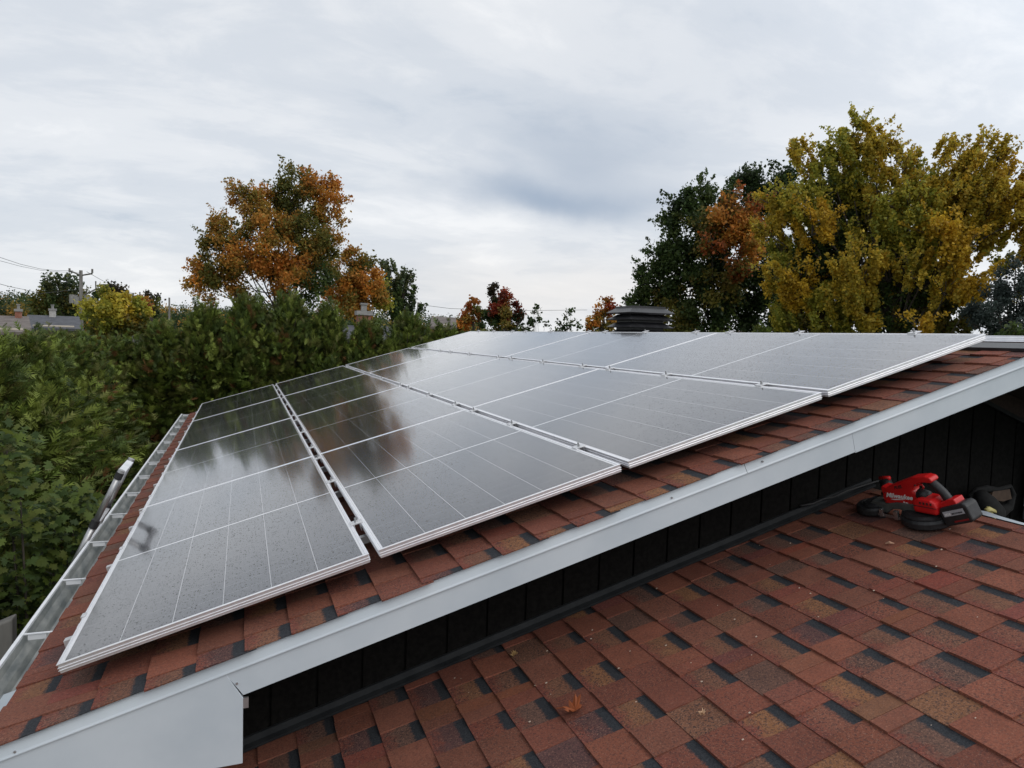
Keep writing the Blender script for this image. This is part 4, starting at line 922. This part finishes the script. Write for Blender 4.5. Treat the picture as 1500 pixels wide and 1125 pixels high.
# two sparse leafy tops against the sky
for (px_, py_, lab) in ((782, 458, 'thin leafy sapling top against the sky right of the dark red maple'), (830, 462, 'sparse leafy shrub top against the sky left of the small red maple')):
    tree('sapling', lab, 'sapling', 15.5, [(px_, py_, 6, 0, 'green'), (px_-8, py_+12, 6, 0, 'dkgreen'), (px_+8, py_+8, 6, 0, 'green'), (px_, py_+18, 10, 0, 'dkgreen'), (px_+16, py_+16, 6, 0, 'green'), (px_-16, py_+22, 7, 0, 'green'), (px_+6, py_-8, 3, 0, 'green')], px_, leaf=.055, dens=.35, trunk_r=.03, clump=.16, sub=1.2)
# broad-leaved maple sapling in front of the hedge, lower left
def maple_leaves(name, blobs, n_per, size, label, d, foot_px):
    foot = at(foot_px, 800, d); foot = np.array([foot[0], foot[1], GZ]); e = empty(name, foot, label=label, cat='sapling')
    pts = np.array(maple_pts(1.0)); m_ = len(pts); V = []; F_ = []; C_ = []; k = d/F_PX; br = MB()
    pal_ = np.array([(.09, .135, .028), (.12, .165, .03), (.065, .105, .024), (.15, .18, .035), (.05, .085, .02)])
    for (x, y, r_, dz) in blobs:
        c = at(x, y, d+dz); R_ = r_*k
        br.tube([foot+np.array([0, 0, 0]), foot*.4+c*.6+np.array([0, 0, -.2]), c], [.03, .015, .005], 5, cap=False)
        for i in range(n_per):
            q = c+rand_unit(1)[0]*R_*rng.uniform(.2, 1)**.5
            nrm = np.array([rng.normal()*.5+.25, rng.normal()*.5-.5, 1.0]); nrm /= np.linalg.norm(nrm); a = np.cross(nrm, rand_unit(1)[0]); a /= np.linalg.norm(a); b_ = np.cross(nrm, a)
            s_ = size*rng.uniform(.65, 1.3); b0 = len(V)
            V.append(q); [V.append(q+(a*px2+b_*py2-nrm*.25*(px2**2+py2**2))*s_) for px2, py2 in pts]
            F_ += [(b0, b0+1+j, b0+1+(j+1) % m_) for j in range(m_)]
            C_ += [pal_[rng.integers(5)]*rng.uniform(.8, 1.2)]*(m_+1)
    npmesh('crown', np.array(V)-foot, np.array(F_), 3, LEAF, e, np.array(C_)); br.build('stem', BARK, e)
maple_leaves('maple_sapling', [(30, 730, 55, .0), (80, 770, 45, .2), (20, 800, 60, .1), (60, 850, 50, .2), (110, 740, 30, .3), (30, 880, 40, .1), (140, 745, 22, .5), (10, 660, 40, .3), (100, 810, 35, .2)], 120, .062, 'broad leaved maple sapling growing into the cedar hedge at the lower left', 6.0, 60)
# old fence post at the left edge
fp = MB(); c = at(6, 925, 5.2)
fp.box((c[0]-.10, c[1]-.05, GZ), (c[0]+.055, c[1]+.05, c[2]+.03)); fp.v = [(x, y, z+(.06 if (z > 0 or z > c[2]) and x > c[0] else 0)) for x, y, z in fp.v]
tag(fp.build('fence_post', WOODG, bevel=.01), 'weathered grey wooden post at the foot of the hedge beside the gutter', 'fence post')

# ================================================================ DISTANT HOUSES, POLES, WIRES
def hipp(mb, a, b_, c, d_, z): mb.add([a, b_, c, d_], [(0, 1, 2, 3)])
def far_house(name, label, px0, px1, d, ridge_y, eave_y, wallm, roofm, depth=9, chim=None, gable=False):
    A = at(px0, ridge_y, d); B_ = at(px1, ridge_y, d); ax_ = (B_-A); ax_[2] = 0; Ln = np.linalg.norm(ax_); ax_ /= Ln; nd = np.array([-ax_[1], ax_[0], 0])
    zr = A[2]; ze = at((px0+px1)/2, eave_y, d-depth/2)[2]; C0 = (A+B_)/2; C0[2] = GZ
    e = empty(name, C0, label=label, cat='house')
    def T(a, n_, z): return C0+ax_*a+nd*n_+np.array([0, 0, z-GZ])
    w_ = MB(); h_ = Ln/2-.4
    w_.prism([(-depth/2, GZ), (depth/2, GZ), (depth/2, ze), (0, zr-.2), (-depth/2, ze)], lambda p_, q_, t_: T(t_, p_, q_), -h_, h_); wl = w_.build('wall', wallm, e)
    rf = MB()
    for sg in (-1, 1):
        rf.prism([(0, zr), (sg*(depth/2+.5), ze-.12), (sg*(depth/2+.5), ze-.28), (0, zr-.16)], lambda p_, q_, t_: T(t_, p_, q_), -Ln/2, Ln/2)
    rfo = rf.build('roof', roofm, e)
    for k in range(int(Ln//3.2)):
        a = -h_+1.2+k*3.0
        wf = MB(); wf.box((a, -depth/2-.05, GZ+1.0), (a+1.3, -depth/2-.01, GZ+2.2), T); fo = wf.build('window', WHITEP, e)
        for j in (0, 1):
            wp = MB(); wp.box((a+.08+j*.6, -depth/2-.07, GZ+1.08), (a+.62+j*.6, -depth/2-.052, GZ+2.12), T); wp.build('pane', mat('window_glass', (.05, .06, .07), .1), fo)
    if chim:
        for (cxp, ty, wpx, m_) in chim:
            P = at(cxp, ty, d-.5); hw_ = wpx*d/F_PX/2; cm = MB()
            cm.box((P[0]-hw_, P[1]-hw_, ze), (P[0]+hw_, P[1]+hw_, P[2]-.25)); cho = cm.build('chimney', m_, e)
            cm = MB(); cm.box((P[0]-hw_*1.25, P[1]-hw_*1.25, P[2]-.25), (P[0]+hw_*1.25, P[1]+hw_*1.25, P[2]-.1)); cm.box((P[0]-hw_*.4, P[1]-hw_*.4, P[2]-.1), (P[0]+hw_*.4, P[1]+hw_*.4, P[2]+.12)); cm.box((P[0]-hw_*.55, P[1]-hw_*.55, P[2]+.12), (P[0]+hw_*.55, P[1]+hw_*.55, P[2]+.18)); cm.build('chimney_cap', CAPM, e)
    return e
RG = noisy('grey_roof', (.05, .052, .06), (.085, .088, .10), 2, .8); RB = noisy('brown_roof', (.11, .09, .08), (.17, .145, .13), 2, .85)
WB = noisy('beige_wall', (.30, .26, .2), (.38, .33, .26), 2, .85); WW = noisy('pale_wall', (.5, .5, .48), (.6, .6, .58), 2, .8)
far_house('bungalow', 'brown roofed bungalow with a stone chimney at the far left edge', -60, 42, 52, 460, 482, WB, RB, 9, [(27, 450, 6, BRICK)])
far_house('bungalow', 'dark grey roofed bungalow with a pale chimney beside the utility pole', 40, 116, 62, 461, 478, WB, RG, 9, [(77, 450, 6, CONC)])
far_house('bungalow', 'house with a red brick chimney in front of the orange maples', 500, 575, 27, 476, 492, WW, RG, 8, [(533, 451.5, 18, BRICK)])
far_house('bungalow', 'small beige gabled house glimpsed over the hedge left of the red maples', 632, 668, 48, 464, 476, WB, RB, 7)
def pole(px_, top_y, d, label, arm=1.3, r_=.15, full=False):
    P = at(px_, top_y, d); e = empty('utility_pole', (P[0], P[1], GZ), label=label, cat='utility pole', group=None)
    b = MB(); b.tube([(P[0], P[1], GZ-.2), (P[0], P[1], P[2])], [r_*1.2, r_*.8], 10); b.build('post', WOODG, e, smooth=True)
    rr = np.array([r2[0], r2[1], 0]); rr /= np.linalg.norm(rr)
    if arm:
        b = MB(); z0 = P[2]-.35
        b.tube([P+rr*(-arm)+np.array([0, 0, -.05]), P+np.array([0, 0, -.45]), P+rr*arm+np.array([0, 0, -.25])], .07, 6)
        for s_ in (-arm, arm): b.tube([P+rr*s_+np.array([0, 0, -.2]), P+rr*s_+np.array([0, 0, .15])], .09, 6)
        b.build('crossarm', WOODG, e)
    if full:
        for s_, z in ((-.75, -2.9), (-.35, -3.05), (.55, -2.95)):
            b = MB(); q = P+rr*s_+np.array([0, 0, z]); b.tube([q, q+np.array([0, 0, .75])], .26, 10); b.build('transformer', CAPM, e)
        b = MB(); b.tube([P+np.array([0, 0, -2.3]), P+rr*1.3+np.array([0, 0, -1.6]), P+rr*1.3+np.array([0, 0, -.9])], .06, 6); b.tube([P+np.array([0, 0, -1.6])+rr*.5, P+rr*.5+np.array([0, 0, -2.4])], .05, 6); b.build('bracket', WOODG, e)
    return P
PA = pole(118.5, 396, 75, 'tall wooden utility pole with transformers at the left', 1.0, .17, True)
pole(195, 429, 110, 'distant utility pole with a crossarm behind the yellow green maple', .9, .14)
pole(248, 436, 95, 'thin distant pole right of the small round tree', 0, .12)
pole(221, 428, 100, 'pale distant pole in front of the small round brown green tree', 0, .12)
pole(613, 443, 70, 'leaning look utility pole right of the grey green poplar'.replace('leaning look', 'short dark'), 0, .15)
def wire(pts, label, d0, d1, r_=.02):
    n = len(pts); b = MB(); b.tube([at(x, y, d0+(d1-d0)*i/(n-1)) for i, (x, y) in enumerate(pts)], r_, 5)
    tag(b.build('power_line', RUBBER), label, 'power line')
wire([(-40, 368), (0, 377), (30, 387), (60, 394), (85, 396.5), (107, 396.5)], 'upper sagging power line from the left edge to the utility pole', 50, 75, .014)
wire([(-40, 374), (0, 382), (30, 390), (60, 396), (90, 398.5), (118, 399)], 'second sagging power line just below the upper one', 50, 75, .012)
wire([(-40, 404), (0, 416), (15, 420), (35, 424), (60, 430), (112, 424)], 'lower power line passing in front of the woods at the left edge', 50, 75, .016)
wire([(127, 398), (150, 411), (195, 430)], 'power line running right from the pole to the distant pole', 75, 110, .02)
wire([(613, 446), (660, 452), (760, 455), (860, 454)], 'thin power line along the horizon in the middle', 70, 90, .02)
